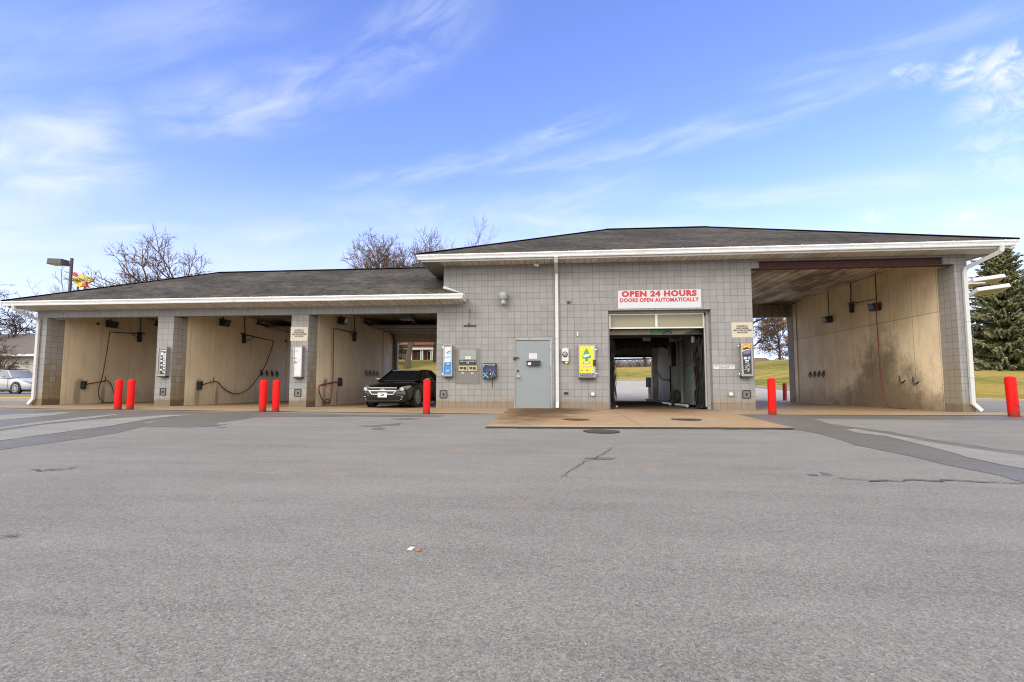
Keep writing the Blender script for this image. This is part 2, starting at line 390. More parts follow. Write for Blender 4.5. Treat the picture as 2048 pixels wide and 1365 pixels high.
def shingles():
    m, n, b = newmat('shingles')
    p = n.pos(); x, y, z = n.xyz(p)
    fine = n.noise(38, p, 4, .75); mid = n.noise(1.5, n.scale(n.vmath('ADD', p, n.comb(n.math('MULTIPLY', z, .9), 0.0, 0.0)), .55, .55, 2.6), 6, .72); big = n.noise(.45, n.vmath('ADD', p, n.comb(n.math('MULTIPLY', z, 1.6), 0.0, 0.0)), 5, .65)
    course = n.math('FRACT', n.math('MULTIPLY', z, 17.0)); row = n.math('FLOOR', n.math('MULTIPLY', z, 17.0))
    tab = n.white(n.comb(n.math('FLOOR', n.math('ADD', n.math('MULTIPLY', x, 3.2), n.math('MULTIPLY', row, .37))), row, 0.0))
    k = n.math('ADD', n.math('MULTIPLY', n.ramp(fine, .25, .75), .75), n.math('ADD', n.math('MULTIPLY', n.ramp(mid, .3, .7), .62), n.math('MULTIPLY', tab, .26)))
    k = n.math('ADD', k, n.math('MULTIPLY', n.ramp(course, 0.0, .3, -.5, 0), 1)); k = n.math('ADD', k, n.math('MULTIPLY', n.math('SUBTRACT', n.white(n.comb(n.math('FLOOR', n.math('MULTIPLY', x, 6.5)), row, 3.0)), .5), .55))
    c = n.mix(n.ramp(big, .3, .7), (.029, .025, .020), (.062, .053, .043))
    c = n.mix(1.0, c, n.comb(n.math('ADD', k, .1), n.math('ADD', k, .1), n.math('ADD', k, .1)), 'MULTIPLY')
    # moss near the low end by the upper wall
    mo = n.math('MULTIPLY', n.ramp(n.noise(5, p, 5, .7), .42, .6), n.math('MULTIPLY', n.ramp(x, 12.3, 14.0), n.ramp(z, 3.95, 3.6)))
    mo = n.math('MULTIPLY', mo, n.ramp(z, 4.3, 4.2))
    c = n.mix(n.math('MULTIPLY', mo, .7), c, (.10, .11, .03))
    n.put(b.inputs['Base Color'], c); b.inputs['Roughness'].default_value = .9; b.inputs['Specular IOR Level'].default_value = .2
    n.put(b.inputs['Normal'], n.bump(n.math('ADD', fine, course), .5, .02))
shingles()

def ribbed(name, base, dirt, dirt_amt, pitch, axis='x', dark=.55):
    m, n, b = newmat(name)
    p = n.pos(); x, y, z = n.xyz(p)
    s_ = x if axis == 'x' else y
    fr = n.math('FRACT', n.math('DIVIDE', s_, pitch)); gro = n.ramp(n.math('MINIMUM', fr, n.math('SUBTRACT', 1.0, fr)), .03, .09, 1, 0)
    idx = n.math('FLOOR', n.math('DIVIDE', s_, pitch)); rnd = n.white(n.comb(idx, 0.0, 0.0))
    big = n.noise(.9, n.scale(p, 1.5, .6, 1) if axis == 'x' else n.scale(p, .6, 1.5, 1), 6, .65); mid = n.noise(7, n.scale(p, 1, .3, 1), 5, .7)
    c = n.mix(n.math('MULTIPLY', n.math('ADD', n.math('MULTIPLY', rnd, .5), n.ramp(big, .35, .7)), dirt_amt), base, dirt)
    c = n.mix(n.math('MULTIPLY', n.ramp(mid, .5, .75), .35), c, tuple(v*.6 for v in dirt))
    c = n.mix(n.math('MULTIPLY', gro, dark), c, tuple(v*.25 for v in dirt))
    n.put(b.inputs['Base Color'], c); b.inputs['Roughness'].default_value = .6
    n.put(b.inputs['Normal'], n.bump(n.math('MULTIPLY', gro, -1.0), .6, .012))
ribbed('soffit_panels', (.80, .73, .62), (.46, .38, .27), .62, .205)
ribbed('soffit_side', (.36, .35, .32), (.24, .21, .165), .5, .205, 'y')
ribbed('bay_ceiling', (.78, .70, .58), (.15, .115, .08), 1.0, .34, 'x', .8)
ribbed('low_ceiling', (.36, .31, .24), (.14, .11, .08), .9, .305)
ribbed('door_panels', (.36, .30, .225), (.20, .155, .11), .6, .55, 'y')

simple('white_trim', (.78, .77, .74), .45, 0, .06, 3, (.40, .34, .26), .28)
simple('gutter_white', (1.0, .985, .96), .4, 0, .05, 2, (.42, .36, .29), .35)
simple('downspout_white', (.72, .71, .69), .42, 0, .05, 2.5, (.45, .38, .30), .3)
simple('steel_red_oxide', (.10, .034, .026), .85, 0, .3, 3, (.05, .03, .025), .6)
simple('door_paint', (.285, .32, .325), .5, 0, .06, 2.2, (.33, .35, .34), .4)
simple('frame_paint', (.40, .395, .375), .55, 0, .08, 4, (.30, .16, .07), .55)
simple('rust', (.26, .11, .045), .85, 0, .35, 10)
simple('cabinet_grey', (.36, .34, .325), .5, .15, .1, 5, (.2, .17, .14), .35)
simple('stainless', (.33, .315, .29), .42, .6, .1, 5, (.2, .18, .15), .3)
simple('brushed_panel', (.225, .205, .185), .5, .3, .1, 8, (.24, .21, .17), .3)
simple('brass_plate', (.34, .29, .18), .42, .6, .15, 9)
simple('chrome', (.75, .75, .75), .15, 1, .03, 5)
simple('dark_metal', (.045, .043, .042), .5, .4, .25, 7, (.09, .07, .05), .4)
simple('black_plastic', (.018, .018, .019), .45, 0, .25, 8)
simple('dark_glass', (.03, .035, .04), .08, 0, .1, 3)
simple('black_rubber', (.02, .02, .02), .8, 0, .25, 9)
simple('hose_red', (.30, .035, .03), .5, 0, .25, 6, (.08, .03, .02), .4)
simple('hose_dark', (.085, .04, .03), .55, 0, .25, 6)
simple('sign_white', (.72, .72, .73), .5, 0, .02, 2, (.62, .6, .58), .2)
simple('sign_red', (.62, .03, .03), .5, 0, .05, 4)
simple('sign_cream', (.68, .60, .46), .6, 0, .05, 3, (.5, .42, .3), .3)
simple('ad_deep', (.02, .045, .16), .45, 0, .2, 4)
simple('ink', (.035, .034, .033), .6, 0, .1, 4)
simple('ink_grey', (.05, .05, .048), .6, 0, .1, 4)
simple('paper_white', (.78, .78, .80), .55, 0, .04, 5, (.55, .55, .56), .25)
simple('label_pink', (.66, .46, .43), .6, 0, .06, 6)
simple('ad_blue', (.02, .30, .72), .45, 0, .06, 4)
simple('ad_navy', (.012, .018, .06), .4, 0, .3, 4)
simple('ad_cyan', (.25, .60, .85), .45, 0, .08, 5)
simple('ad_yellow', (.85, .74, .02), .45, 0, .04, 4)
simple('ad_green', (.10, .36, .05), .5, 0, .15, 5)
simple('ad_teal', (.02, .42, .24), .5, 0, .1, 5)
simple('ad_orange', (.80, .36, .04), .5, 0, .2, 5)
simple('ad_violet', (.20, .16, .30), .5, 0, .2, 5)
simple('screen_grey', (.30, .33, .29), .25, .2, .08, 3)
def bollard_paint():
    m, n, b = newmat('bollard_red'); v = n.obj(); x, y, z = n.xyz(v)
    f = n.noise(4, v, 5, .6); sc = n.noise(11, n.scale(v, 1, 1, .35), 6, .75)
    c = n.mix(f, (.50, .006, .005), (.66, .010, .007))
    c = n.mix(n.math('MULTIPLY', n.ramp(sc, .60, .74), .45), c, (.30, .012, .010))
    c = n.mix(n.math('MULTIPLY', n.ramp(n.noise(34, v, 3, .7), .66, .72), .5), c, (.55, .28, .24))
    low = n.ramp(n.math('ADD', z, n.math('MULTIPLY', sc, -.22)), -.06, .10, 1, 0); c = n.mix(n.math('MULTIPLY', low, .75), c, (.07, .035, .025))
    n.put(b.inputs['Base Color'], c); b.inputs['Roughness'].default_value = .55; b.inputs['Specular IOR Level'].default_value = .12
bollard_paint()
simple('bollard_dark_red', (.42, .018, .02), .6, 0, .08, 3.5, (.2, .02, .02), .4)
simple('beige_panel', (.36, .325, .20), .45, 0, .05, 1.5, (.34, .30, .21), .4)
simple('aluminium', (.52, .50, .47), .4, .6, .08, 5, (.3, .27, .22), .3)
simple('lamp_grey', (.40, .41, .40), .5, .1, .08, 5)
simple('jar_glass', (.55, .56, .55), .12, 0, .05, 5)
simple('cast_iron', (.075, .05, .038), .75, .2, .3, 12)
simple('mop_black', (.013, .012, .012), .95, 0, .5, 14)
simple('gantry_grey', (.24, .235, .225), .55, .2, .2, 4, (.08, .07, .06), .6)
simple('gantry_green', (.03, .22, .07), .5, 0, .2, 4, (.1, .12, .09), .5)
simple('gantry_tan', (.30, .255, .19), .55, 0, .2, 3, (.12, .09, .06), .5)
simple('yellow_bar', (.55, .34, .03), .5, 0, .1, 4)
simple('wall_beige', (.56, .50, .42), .8, 0, .06, 1.5, (.42, .37, .3), .3)
simple('roof_mauve', (.135, .105, .098), .9, 0, .2, 2)
simple('brick_red', (.28, .085, .055), .85, 0, .25, 9)
simple('brick_orange', (.36, .17, .085), .85, 0, .2, 5)
simple('roof_brown', (.17, .10, .065), .9, 0, .2, 3)
simple('window_dark', (.04, .05, .06), .12, 0, .1, 2)
simple('white_paint', (.74, .74, .73), .6, 0, .06, 4)
simple('fixture_white', (.66, .63, .60), .5, 0, .06, 3)
simple('fixture_lens', (.38, .31, .20), .3, 0, .1, 3)
simple('pole_brown', (.075, .062, .052), .6, .1, .15, 3)
simple('car_black', (.005, .0055, .006), .10, 0, .1, 2, None, 0, .42)
simple('car_silver', (.52, .525, .535), .3, .12, .03, 2, None, 0, .5)
simple('car_glass', (.012, .015, .017), .04, 0, .1, 2)
simple('car_glass_pale', (.16, .19, .21), .05, 0, .1, 2)
simple('headlamp', (.26, .255, .23), .12, .2, .15, 25)
simple('rim_alloy', (.38, .38, .38), .35, .7, .1, 8)
simple('gold', (.55, .36, .08), .3, .8, .1, 8)
simple('amber', (.55, .12, .04), .25, 0, .1, 8)
simple('gas_yellow', (.80, .55, .015), .45, 0, .1, 2)
simple('gas_red', (.62, .03, .02), .45, 0, .1, 2)
simple('gas_blue', (.03, .05, .17), .45, 0, .1, 2)

def bark(name, a, bb, sc=6):
    m, n, b = newmat(name); v = n.obj()
    f = n.noise(sc, n.scale(v, 1, 1, .3), 6, .7)
    n.put(b.inputs['Base Color'], n.mix(f, a, bb)); b.inputs['Roughness'].default_value = .9; b.inputs['Specular IOR Level'].default_value = .15
    n.put(b.inputs['Normal'], n.bump(f, .6, .03))
bark('bark_grey', (.055, .038, .025), (.12, .090, .064))
bark('bark_dark', (.032, .024, .018), (.075, .056, .042))
bark('twig_brown', (.085, .052, .028), (.15, .10, .06), 2)

def leafy(name, a, bb, c3):
    m, n, b = newmat(name); p = n.pos()
    f = n.noise(1.1, p, 4, .65); g = n.white(n.scale(p, 1, 1, 1))
    rnd = n.node('ShaderNodeNewGeometry').outputs['Random Per Island']
    c = n.mix(n.ramp(f, .35, .65), a, bb); c = n.mix(n.math('MULTIPLY', n.math('POWER', rnd, 2.0), .7), c, c3)
    n.put(b.inputs['Base Color'], c); b.inputs['Roughness'].default_value = .7; b.inputs['Specular IOR Level'].default_value = .2
leafy('needles', (.062, .070, .030), (.125, .130, .055), (.36, .32, .15))
leafy('hemlock', (.030, .045, .022), (.055, .075, .03), (.11, .12, .05))
leafy('dry_leaves', (.17, .095, .055), (.24, .14, .085), (.33, .22, .14))
leafy('brush_twigs', (.11, .075, .055), (.19, .14, .10), (.27, .21, .15))

def grass():
    m, n, b = newmat('grass')
    p = n.pos(); x, y, z = n.xyz(p)
    big = n.noise(.16, n.scale(p, 1, .9, 1), 6, .65); mid = n.noise(.9, n.scale(p, .5, 1.2, 1), 6, .7); fine = n.noise(14, p, 5, .75)
    c = n.mix(n.ramp(big, .36, .62), (.105, .11, .018), (.255, .185, .045))
    c = n.mix(n.math('MULTIPLY', n.ramp(mid, .45, .62), .7), c, (.29, .215, .07))
    c = n.mix(n.math('MULTIPLY', n.ramp(n.noise(2.7, p, 5, .7), .54, .7), .6), c, (.085, .11, .022))
    k = n.math('ADD', n.math('MULTIPLY', fine, 1.1), .45)
    c = n.mix(1.0, c, n.comb(k, k, k), 'MULTIPLY')
    n.put(b.inputs['Base Color'], c); b.inputs['Roughness'].default_value = .95; b.inputs['Specular IOR Level'].default_value = .1
    n.put(b.inputs['Normal'], n.bump(fine, .8, .05))
grass()
# ------------------------------------------------------------------ ground
def sstep(a, b, x):
    t = max(0, min(1, (x-a)/(b-a))); return t*t*(3-2*t)
def asp(x, y):
    if y < 0: return max(-1.0, LOT*y)
    if y < 9.6: return 0.0
    w = sstep(43, 34, x) if x > 0 else (.06+.94*sstep(-14, -4, x))
    return .05*(y-9.6)*w
def lerp(a, b, t): return a+(b-a)*t

def frange(a, b, s):
    out = []; x = a
    while x < b-1e-6: out.append(x); x += s
    return out+[b]
xs = frange(-400, -130, 90) + frange(-124, 44, 4)[0:] + frange(48, 120, 8) + [160, 240, 400]
ys = [-200, -90, -45, -30, -20, -10, 0, 9.6] + frange(12, 60, 3) + [80, 120, 200, 400]
xs = sorted(set(xs))
mb = MB(); vs = [(x, y, asp(x, min(y, 60)) if y > 0 else asp(x, y)) for y in ys for x in xs]; W = len(xs)
fs = [(j*W+i, j*W+i+1, (j+1)*W+i+1, (j+1)*W+i) for j in range(len(ys)-1) for i in range(W-1)]
mb.add(vs, fs); tag(mb.build('asphalt_lot', 'asphalt'), 'wide weathered grey asphalt lot in front of the car wash', 'ground', kind='structure')

# grass bank beyond the kerb
KERB = [(-160,30,-260,150,.03,1.2),(-70,34,-160,160,.04,1.4),(-30,36,-110,165,.06,2.0),(-14,37,-60,170,.16,3.3),(-4,38,-25,170,.20,3.8),(6,38.5,0,170,.20,3.8),(16,39,22,170,.13,3.0),
        (24,39.5,45,170,.115,2.6),(28.7,39,62,170,.12,2.8),(32,34,85,165,.125,3.3),(33.5,28,98,160,.13,3.9),(33.9,22,112,150,.13,4.2),(35,17.2,132,135,.115,3.6),
        (38,14,150,118,.095,2.6),(42,12.6,168,100,.085,2.1),(52,11.5,190,82,.08,1.9),(70,10.5,215,62,.075,1.7),(120,9,260,30,.07,1.6),(220,6,380,10,.05,1.5)]
def bank_row(k):
    x0, y0, x1, y1, s, rise = k; zk = asp(x0, y0); L = math.hypot(x1-x0, y1-y0); out = []
    for t in (0,.01,.025,.045,.07,.1,.13,.16,.2,.25,.3,.38,.5,.7,1.0):
        d = t*L; h = rise*(1-math.exp(-1.25*s*d/rise)) if d < 1e9 else rise
        h = min(s*d, rise*.72) if s*d < rise*.72 else rise*.72 + rise*.28*(1-math.exp(-(s*d-rise*.72)/(rise*.28)))
        x, y = lerp(x0, x1, t), lerp(y0, y1, t)
        out.append((x, y, zk+.13+h+.10*mnoise.noise(Vector((x*.12, y*.12, 0)))*min(1, d/8)))
    return out
def subdiv(K, n):
    out = []
    for a, b in zip(K[:-1], K[1:]):
        for i in range(n): out.append(tuple(lerp(p, q, i/n) for p, q in zip(a, b)))
    return out+[K[-1]]
KS = subdiv(KERB, 3)
rows = [bank_row(k) for k in KS]; n = len(rows[0])
mb = MB(); mb.add([p for r in rows for p in r], [(i*n+j, i*n+j+1, (i+1)*n+j+1, (i+1)*n+j) for i in range(len(rows)-1) for j in range(n-1)])
tag(mb.build('grass_field', 'grass', smooth=True), 'rising field of yellowing winter grass behind the car wash', 'field', kind='structure')
def bank_z(x, y):
    best = min(((px-x)**2+(py-y)**2, pz) for r in rows for (px, py, pz) in r); 
    near = sorted(((px-x)**2+(py-y)**2, pz) for r in rows for (px, py, pz) in r)[:4]
    w = [1/(d+.2) for d, _ in near]; return sum(a*z for a, (_, z) in zip(w, near))/sum(w)
def sweep(name, mat, path, prof, label=None, cat=None):
    """Sweeps a (sideways, up) outline along ground points; sideways is to the left of travel."""
    mb = MB(); k = len(prof); vs = []
    for i, p in enumerate(path):
        d = Vector(path[min(i+1, len(path)-1)])-Vector(path[max(i-1, 0)]); d.z = 0; d.normalize(); sd = Vector((-d.y, d.x, 0))
        for (s, h) in prof: vs.append(Vector(p)+sd*s+Vector((0,0,h)))
    fs = [(i*k+j, i*k+(j+1) % k, (i+1)*k+(j+1) % k, (i+1)*k+j) for i in range(len(path)-1) for j in range(k)]
    fs += [tuple(range(k)), tuple(range((len(path)-1)*k, len(path)*k))]
    mb.add(vs, fs); return tag(mb.build(name, mat), label, cat, kind='structure')
kp = [(k[0], k[1], asp(k[0], k[1])) for k in subdiv(KERB, 6)]
sweep('kerb', 'kerb_concrete', kp, [(-.16,-.05),(-.15,.13),(-.12,.155),(.02,.155),(.02,-.05)], 'concrete kerb along the foot of the grass field', 'kerb')

# left island: kerb, strip of grass, then the neighbour's lot
isl = [(-60,5.6,.0),(-20,5.2,.0),(-9,4.9,.0),(-4.9,4.7,.0),(-3.6,5.4,0),(-3.2,7,0),(-3.2,12,0)]
sweep('kerb', 'kerb_concrete', isl, [(-.0,-.05),(.01,.13),(.04,.16),(.18,.16),(.18,-.05)], 'worn concrete kerb round the grass strip left of the car wash', 'kerb')
mb = MB(); mb.prism([(-60,5.75),(-20,5.35),(-9,5.05),(-5,4.85),(-3.75,5.5),(-3.4,7),(-3.4,8.4),(-20,9.4),(-60,9.8)], .19, 'z', 0)
tag(mb.build('grass_strip', 'grass'), 'narrow strip of grass between the two lots on the left', 'grass', kind='structure')

mb = MB(); mb.prism([(-90,9.4),(-20,8.9),(-5.2,8.0),(-5.0,30),(-90,40)], .25, 'z', -.03)
tag(mb.build('neighbour_lot', 'asphalt_back'), 'asphalt lot of the neighbouring building on the left', 'ground', kind='structure')

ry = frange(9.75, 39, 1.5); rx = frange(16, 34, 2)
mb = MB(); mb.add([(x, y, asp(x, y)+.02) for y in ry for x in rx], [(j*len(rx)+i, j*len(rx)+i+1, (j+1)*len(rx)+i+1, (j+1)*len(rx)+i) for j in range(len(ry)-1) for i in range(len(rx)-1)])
tag(mb.build('rear_drive_tint', 'rear_asphalt_warmed'), 'pale worn drive rising behind the tunnel', 'drive', kind='structure')  # added over the asphalt; its colour offsets the blue cast of the sky

# stained and damp areas of the lot, traced on the ground
def rough_outline(pts, step=.35, amp=.05, sx=1.0):
    out = []
    for a, b in zip(pts, pts[1:]+pts[:1]):
        a, b = Vector(a), Vector(b); L = (b-a).length; k = max(1, min(40, int(L/step)))
        nrm = Vector((-(b-a).y, (b-a).x, 0)); nrm.normalize()
        for i in range(k):
            p = a.lerp(b, i/k)
            w = mnoise.noise(Vector((p.x*1.7, p.y*1.7, 3.1)))*amp + mnoise.noise(Vector((p.x*6, p.y*6, 1.1)))*amp*.5
            out.append(p + nrm*w)
    return out
def patch(name, mat, px, dz, label, cat, amp=.05):
    pts = [PG(*p) for p in px]; o = rough_outline([(p.x, p.y, 0) for p in pts], amp=amp)
    mb = MB(); mb.quad(*[(p.x, p.y, LOT*min(0, p.y)+dz) for p in o])
    return tag(mb.build(name, mat, fixn=False), label, cat, kind='structure')
def zl(l, ox, oy, s): return [(ox+x/s, oy+y/s) for x, y in l]
Z = 2.926
patch('damp_asphalt', 'asphalt_wet', zl([(-500,118),(0,116),(500,120),(1000,126),(1500,132),(2060,146),(2600,150),(2560,160),(2048,156),(1480,162),(1400,176),(1290,190),(1250,205),(1120,220),(960,214),(830,218),(760,235),(600,266),(420,295),(200,325),(0,352),(-500,430)], 0, 780, Z), .004, 'dark damp asphalt in front of the left bays', 'ground', .07)
for i, l in enumerate([[(-300,190),(0,152),(60,146),(380,132),(425,135),(300,152),(0,180),(-300,220)],
          [(-300,262),(0,224),(190,194),(460,164),(660,145),(705,144),(560,166),(200,206),(0,234),(-300,270)],
          [(-300,290),(0,246),(250,208),(500,182),(760,164),(1000,148),(1130,147),(1000,158),(850,176),(640,214),(400,246),(0,300),(-300,350)],
          [(835,196),(880,188),(915,187),(880,196)]]):
    patch('dry_streak', 'asphalt_pale', zl(l, 0, 780, Z), .008, 'pale dry streak through the damp asphalt on the left', 'ground', .03)
patch('damp_asphalt', 'asphalt_wet', zl([(380,149),(700,149),(1200,152),(2048,157),(2500,160),(2500,640),(2048,550),(1900,502),(1600,442),(1370,388),(1060,320),(830,252),(690,232)], 1348, 780, Z), .004, 'dark damp asphalt in front of the right bay', 'ground', .06)
patch('dry_streak', 'asphalt_pale', zl([(1010,236),(1060,230),(1250,262),(1540,316),(1900,370),(2400,440),(2500,560),(2048,466),(1930,446),(1720,398),(1640,374),(1500,336),(1250,275),(1060,252)], 1348, 780, Z), .008, 'pale dry streak crossing the damp asphalt on the right', 'ground', .03)
patch('dry_streak', 'asphalt', zl([(800,172),(1400,176),(2500,184),(2500,400),(1900,352),(1560,300),(1250,248),(1040,218),(900,200)], 1348, 780, Z), .0065, 'half dry asphalt beyond the pale streak on the right', 'ground', .09)
for l in ([(915,216),(1080,210),(1250,206),(1330,202),(1250,214),(1100,220)], [(1260,222),(1330,220),(1300,226)]):
    patch('damp_asphalt', 'asphalt_wet', zl(l, 0, 780, Z), .0045, 'small dark puddle mark on the asphalt before the left bays', 'ground', .04)
for l in ([(20,212),(150,208),(300,196),(290,208),(150,216)], [(120,230),(170,222),(215,230),(160,236)], [(230,172),(330,168),(430,170),(320,176)], [(1365,402),(1440,396),(1550,400),(1530,408),(1440,408)], [(1240,510),(1245,500),(1250,504)]):
    patch('oil_stain', 'asphalt_wet', zl(l, 700, 780, Z), .0045, 'dark stain on the asphalt in front of the middle wall', 'stain', .05)
for l in ([(850,484),(890,488),(928,500),(880,502)], [(780,494),(830,496),(838,502),(795,502)]):
    patch('oil_stain', 'asphalt_wet', zl(l, 1348, 780, Z), .0045, 'dark blot on the asphalt in front of the right bay', 'stain', .03)
simple('crack_dark', (.075, .07, .063), .95, 0, .3, 20)
def crack(px, w, label, seed):
    rnd = random.Random(seed); pts = [PG(*p) for p in px]; line = []
    for a, b in zip(pts[:-1], pts[1:]):
        k = max(2, int((b-a).length/.12))
        for i in range(k): line.append(a.lerp(b, i/k) + Vector((rnd.uniform(-.05,.05), rnd.uniform(-.05,.05), 0)))
    line.append(pts[-1]); mb = MB(); L, Rr = [], []
    for i, p in enumerate(line):
        d = line[min(i+1, len(line)-1)]-line[max(0, i-1)]; nrm = Vector((-d.y, d.x, 0)).normalized(); ww = w*rnd.uniform(.25, 1.4)*(.35+.65*math.sin(PI*(i+.5)/len(line)))
        q = Vector((p.x, p.y, LOT*min(0, p.y)+.010)); L.append(q+nrm*ww); Rr.append(q-nrm*ww)
    k = len(line); mb.add(L+Rr, [(i, i+1, k+i+1, k+i) for i in range(k-1)])
    return tag(mb.build('pavement_crack', 'crack_dark', fixn=False), label, 'crack', kind='structure')
crack(zl([(1000,523),(1080,528),(1150,532),(1300,533),(1440,535),(1600,531),(1750,538),(1900,545),(2048,551),(2200,560)], 1348, 780, Z), .018, 'long dark crack across the asphalt on the right', 1)
crack(zl([(1540,334),(1490,368),(1440,396),(1400,410),(1350,444),(1300,470),(1265,496),(1240,512)], 700, 780, Z), .007, 'thin jagged crack in the asphalt before the apron', 2)
crack(zl([(180,470),(260,474),(330,468),(400,460),(462,451)], 0, 780, Z), .018, 'short dark crack in the asphalt on the left', 3)
crack(zl([(250,474),(330,473),(430,471)], 0, 780, Z), .012, 'faint second crack beside the short one on the left', 4)
crack([(-20,1082),(10,1078),(20,1072),(45,1074)], .012, 'small crack at the left edge of the asphalt', 5)

# concrete: bay floors, the strip along the front, the apron of the wash tunnel
def sheet(name, mat, pts, label, cat='floor'):
    mb = MB(); mb.quad(*pts); return tag(mb.build(name, mat, fixn=False), label, cat, kind='structure')
sheet('bay_floor', 'bay_floor', [(-.3,0,.012),(14.1,0,.012),(14.1,9.3,.012),(-.3,9.3,.012)], 'rust stained concrete floor of the three left bays')
sheet('bay_floor', 'bay_floor', [(23.5,0,.012),(29.9,0,.012),(29.9,10.2,.012),(23.5,10.2,.012)], 'rust stained concrete floor of the tall right bay')
sheet('tunnel_floor', 'tunnel_floor', [(18.8,0,.012),(23.2,0,.012),(23.2,9.8,.012),(18.8,9.8,.012)], 'wet dark floor of the wash tunnel')
e = [(-1.4,-1.1),(3,-1.55),(8,-1.75),(12,-1.92),(16.32,-2.02),(16.32,0),(-.9,0),(-1.1,-.4)]
sheet('front_strip', 'strip_concrete', [(x, y, LOT*y+.012) for x, y in e], 'tan concrete strip along the front of the left bays')
e = [(22.55,-1.62),(25,-1.45),(28,-1.25),(30.6,-1.15),(30.3,0),(22.55,0)]
sheet('front_strip', 'strip_concrete', [(x, y, LOT*y+.012) for x, y in e], 'tan concrete strip along the front of the right bay')
a0, a1, a2, a3 = (16.32,-5.44), (22.25,-5.05), (22.55,0), (16.32,0)
mb = MB(); o = []
for (p, q) in ((a0,a1),(a1,a2),(a2,a3),(a3,a0)):
    for i in range(30 if p == a0 else 6):
        t = i/(30 if p == a0 else 6); x, y = lerp(p[0], q[0], t), lerp(p[1], q[1], t)
        o.append((x, y - (.035*mnoise.noise(Vector((x*3, 0, 5))) if p == a0 else 0), LOT*y))
k = len(o); mb.add([(x,y,z+.032) for x,y,z in o]+[(x,y,z-.02) for x,y,z in o], [tuple(range(k))]+[(i,(i+1) % k,(i+1) % k+k,i+k) for i in range(k)]); mb.m = [0]+[1]*k
mb2 = MB(); rnd = random.Random(12); L = []
for i in range(61):
    t = i/60; x, y = lerp(a0[0]-.03, a1[0]+.03, t), lerp(a0[1], a1[1], t)-.02; w = rnd.uniform(.02, .08)
    L.append(((x, y+.04, LOT*y+.012), (x, y-w, LOT*y+.009)))
mb2.add([p for q in L for p in q], [(2*i, 2*i+1, 2*i+3, 2*i+2) for i in range(60)])
tag(mb2.build('apron_seam', 'apron_seam', fixn=False), 'dark gritty seam where the apron edge meets the asphalt', 'seam', kind='structure')
tag(mb.build('apron', ['apron_concrete', 'apron_seam']), 'rusty tan concrete apron in front of the tunnel doorway', 'apron', kind='structure')
# ------------------------------------------------------------------ the car wash building
UA = [(-.31,-2),(.085,0),(4.29,21),(4.88,24),(9.08,45),(9.68,48),(13.985,69),(14.19,70),(19.385,95),(22.44,110),(23.65,116),(29.275,144.45),(29.62,146.4)]
def Ux(x):
    for (a, ua), (b, ub) in zip(UA[:-1], UA[1:]):
        if x <= b+1e-4: return ua+(ub-ua)*(x-a)/(b-a)
    return UA[-1][1]
def buv(w, nrm):
    if abs(nrm.x) > .7: return (w.y/.2032, w.z/.2037)
    if abs(nrm.z) > .7: return (Ux(w.x), w.y/.2032)
    return (Ux(w.x), w.z/.2037)
BLD = thing('car_wash', 'long grey block car wash with three low bays, a tunnel and one tall bay', 'building', (14.6, 4.5, 0))
H1, H2, S1, S2 = 3.056, 4.278, 3.30, 4.60       # low lintel, tall lintel, low soffit, high soffit
def part(name, mb, mat, **k): return mb.build(name, mat, BLD, **k)
def pillar(x0, x1, top, side_mat):
    # three block courses deep; the block faces of front and sides carry different staining
    mb = MB(); mb.mi = 0
    mb.add([(x0,0,0),(x1,0,0),(x1,0,top),(x0,0,top)], [(0,1,2,3)])
    mb.mi = 1
    mb.add([(x0,0,0),(x0,.61,0),(x0,.61,top),(x0,0,top)], [(0,3,2,1)])
    mb.add([(x1,0,0),(x1,.61,0),(x1,.61,top),(x1,0,top)], [(0,1,2,3)])
    mb.add([(x0,.61,0),(x1,.61,0),(x1,.61,top),(x0,.61,top)], [(3,2,1,0)])
    mb.add([(x0,0,top),(x1,0,top),(x1,.61,top),(x0,.61,top)], [(0,1,2,3)])
    part('pillar', mb, ['block_pillar', side_mat], uv=buv, fixn=False)
pillar(-.31, .085, H1, 'block_reveal'); pillar(4.29, 4.88, H1, 'block_reveal'); pillar(9.08, 9.68, H1, 'block_reveal'); pillar(29.275, 29.62, H2, 'block_reveal_right')
mb = MB(); mb.box(-.31, 13.985, 0, .20, H1, S1+.03); part('lintel', mb, 'block', uv=buv)
mb = MB(); mb.box(23.65, 29.62, 0, .20, 4.50, S2+.02)
mb.box(23.65, 23.88, 0, .20, H2, 4.50); mb.box(28.98, 29.62, 0, .20, H2, 4.50); part('lintel', mb, 'block', uv=buv)
# middle wall with the service doorway cut out of it
DX0, DX1, DZ = PY(1028, 750).x, PY(1105, 750).x, 2.255
mb = MB()
mb.box(13.985, DX0, 0, .20, 0, 2.255); mb.box(DX1, 19.385, 0, .20, 0, 2.255)
mb.box(13.985, 19.385, 0, .20, 2.255, S1+.02); mb.box(14.19, 23.65, 0, .20, S1+.02, S2+.02)
mb.box(19.385, 22.44, 0, .20, H1, S1+.02); mb.box(22.44, 23.65, 0, .20, 0, S1+.02)
part('front_wall', mb, 'block', uv=buv)
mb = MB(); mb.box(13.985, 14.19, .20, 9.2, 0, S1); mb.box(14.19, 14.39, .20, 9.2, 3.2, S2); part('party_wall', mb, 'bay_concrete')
for x0, x1 in ((-.31, .085), (4.29, 4.88), (9.08, 9.68)):
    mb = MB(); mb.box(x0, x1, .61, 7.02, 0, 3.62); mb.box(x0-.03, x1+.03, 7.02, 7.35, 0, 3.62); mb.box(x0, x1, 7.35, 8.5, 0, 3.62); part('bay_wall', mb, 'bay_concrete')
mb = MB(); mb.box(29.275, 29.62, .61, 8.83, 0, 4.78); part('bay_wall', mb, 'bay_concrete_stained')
mb = MB(); mb.box(23.25, 23.65, .20, 9.5, 0, 4.78); part('bay_wall', mb, 'bay_concrete_stained')
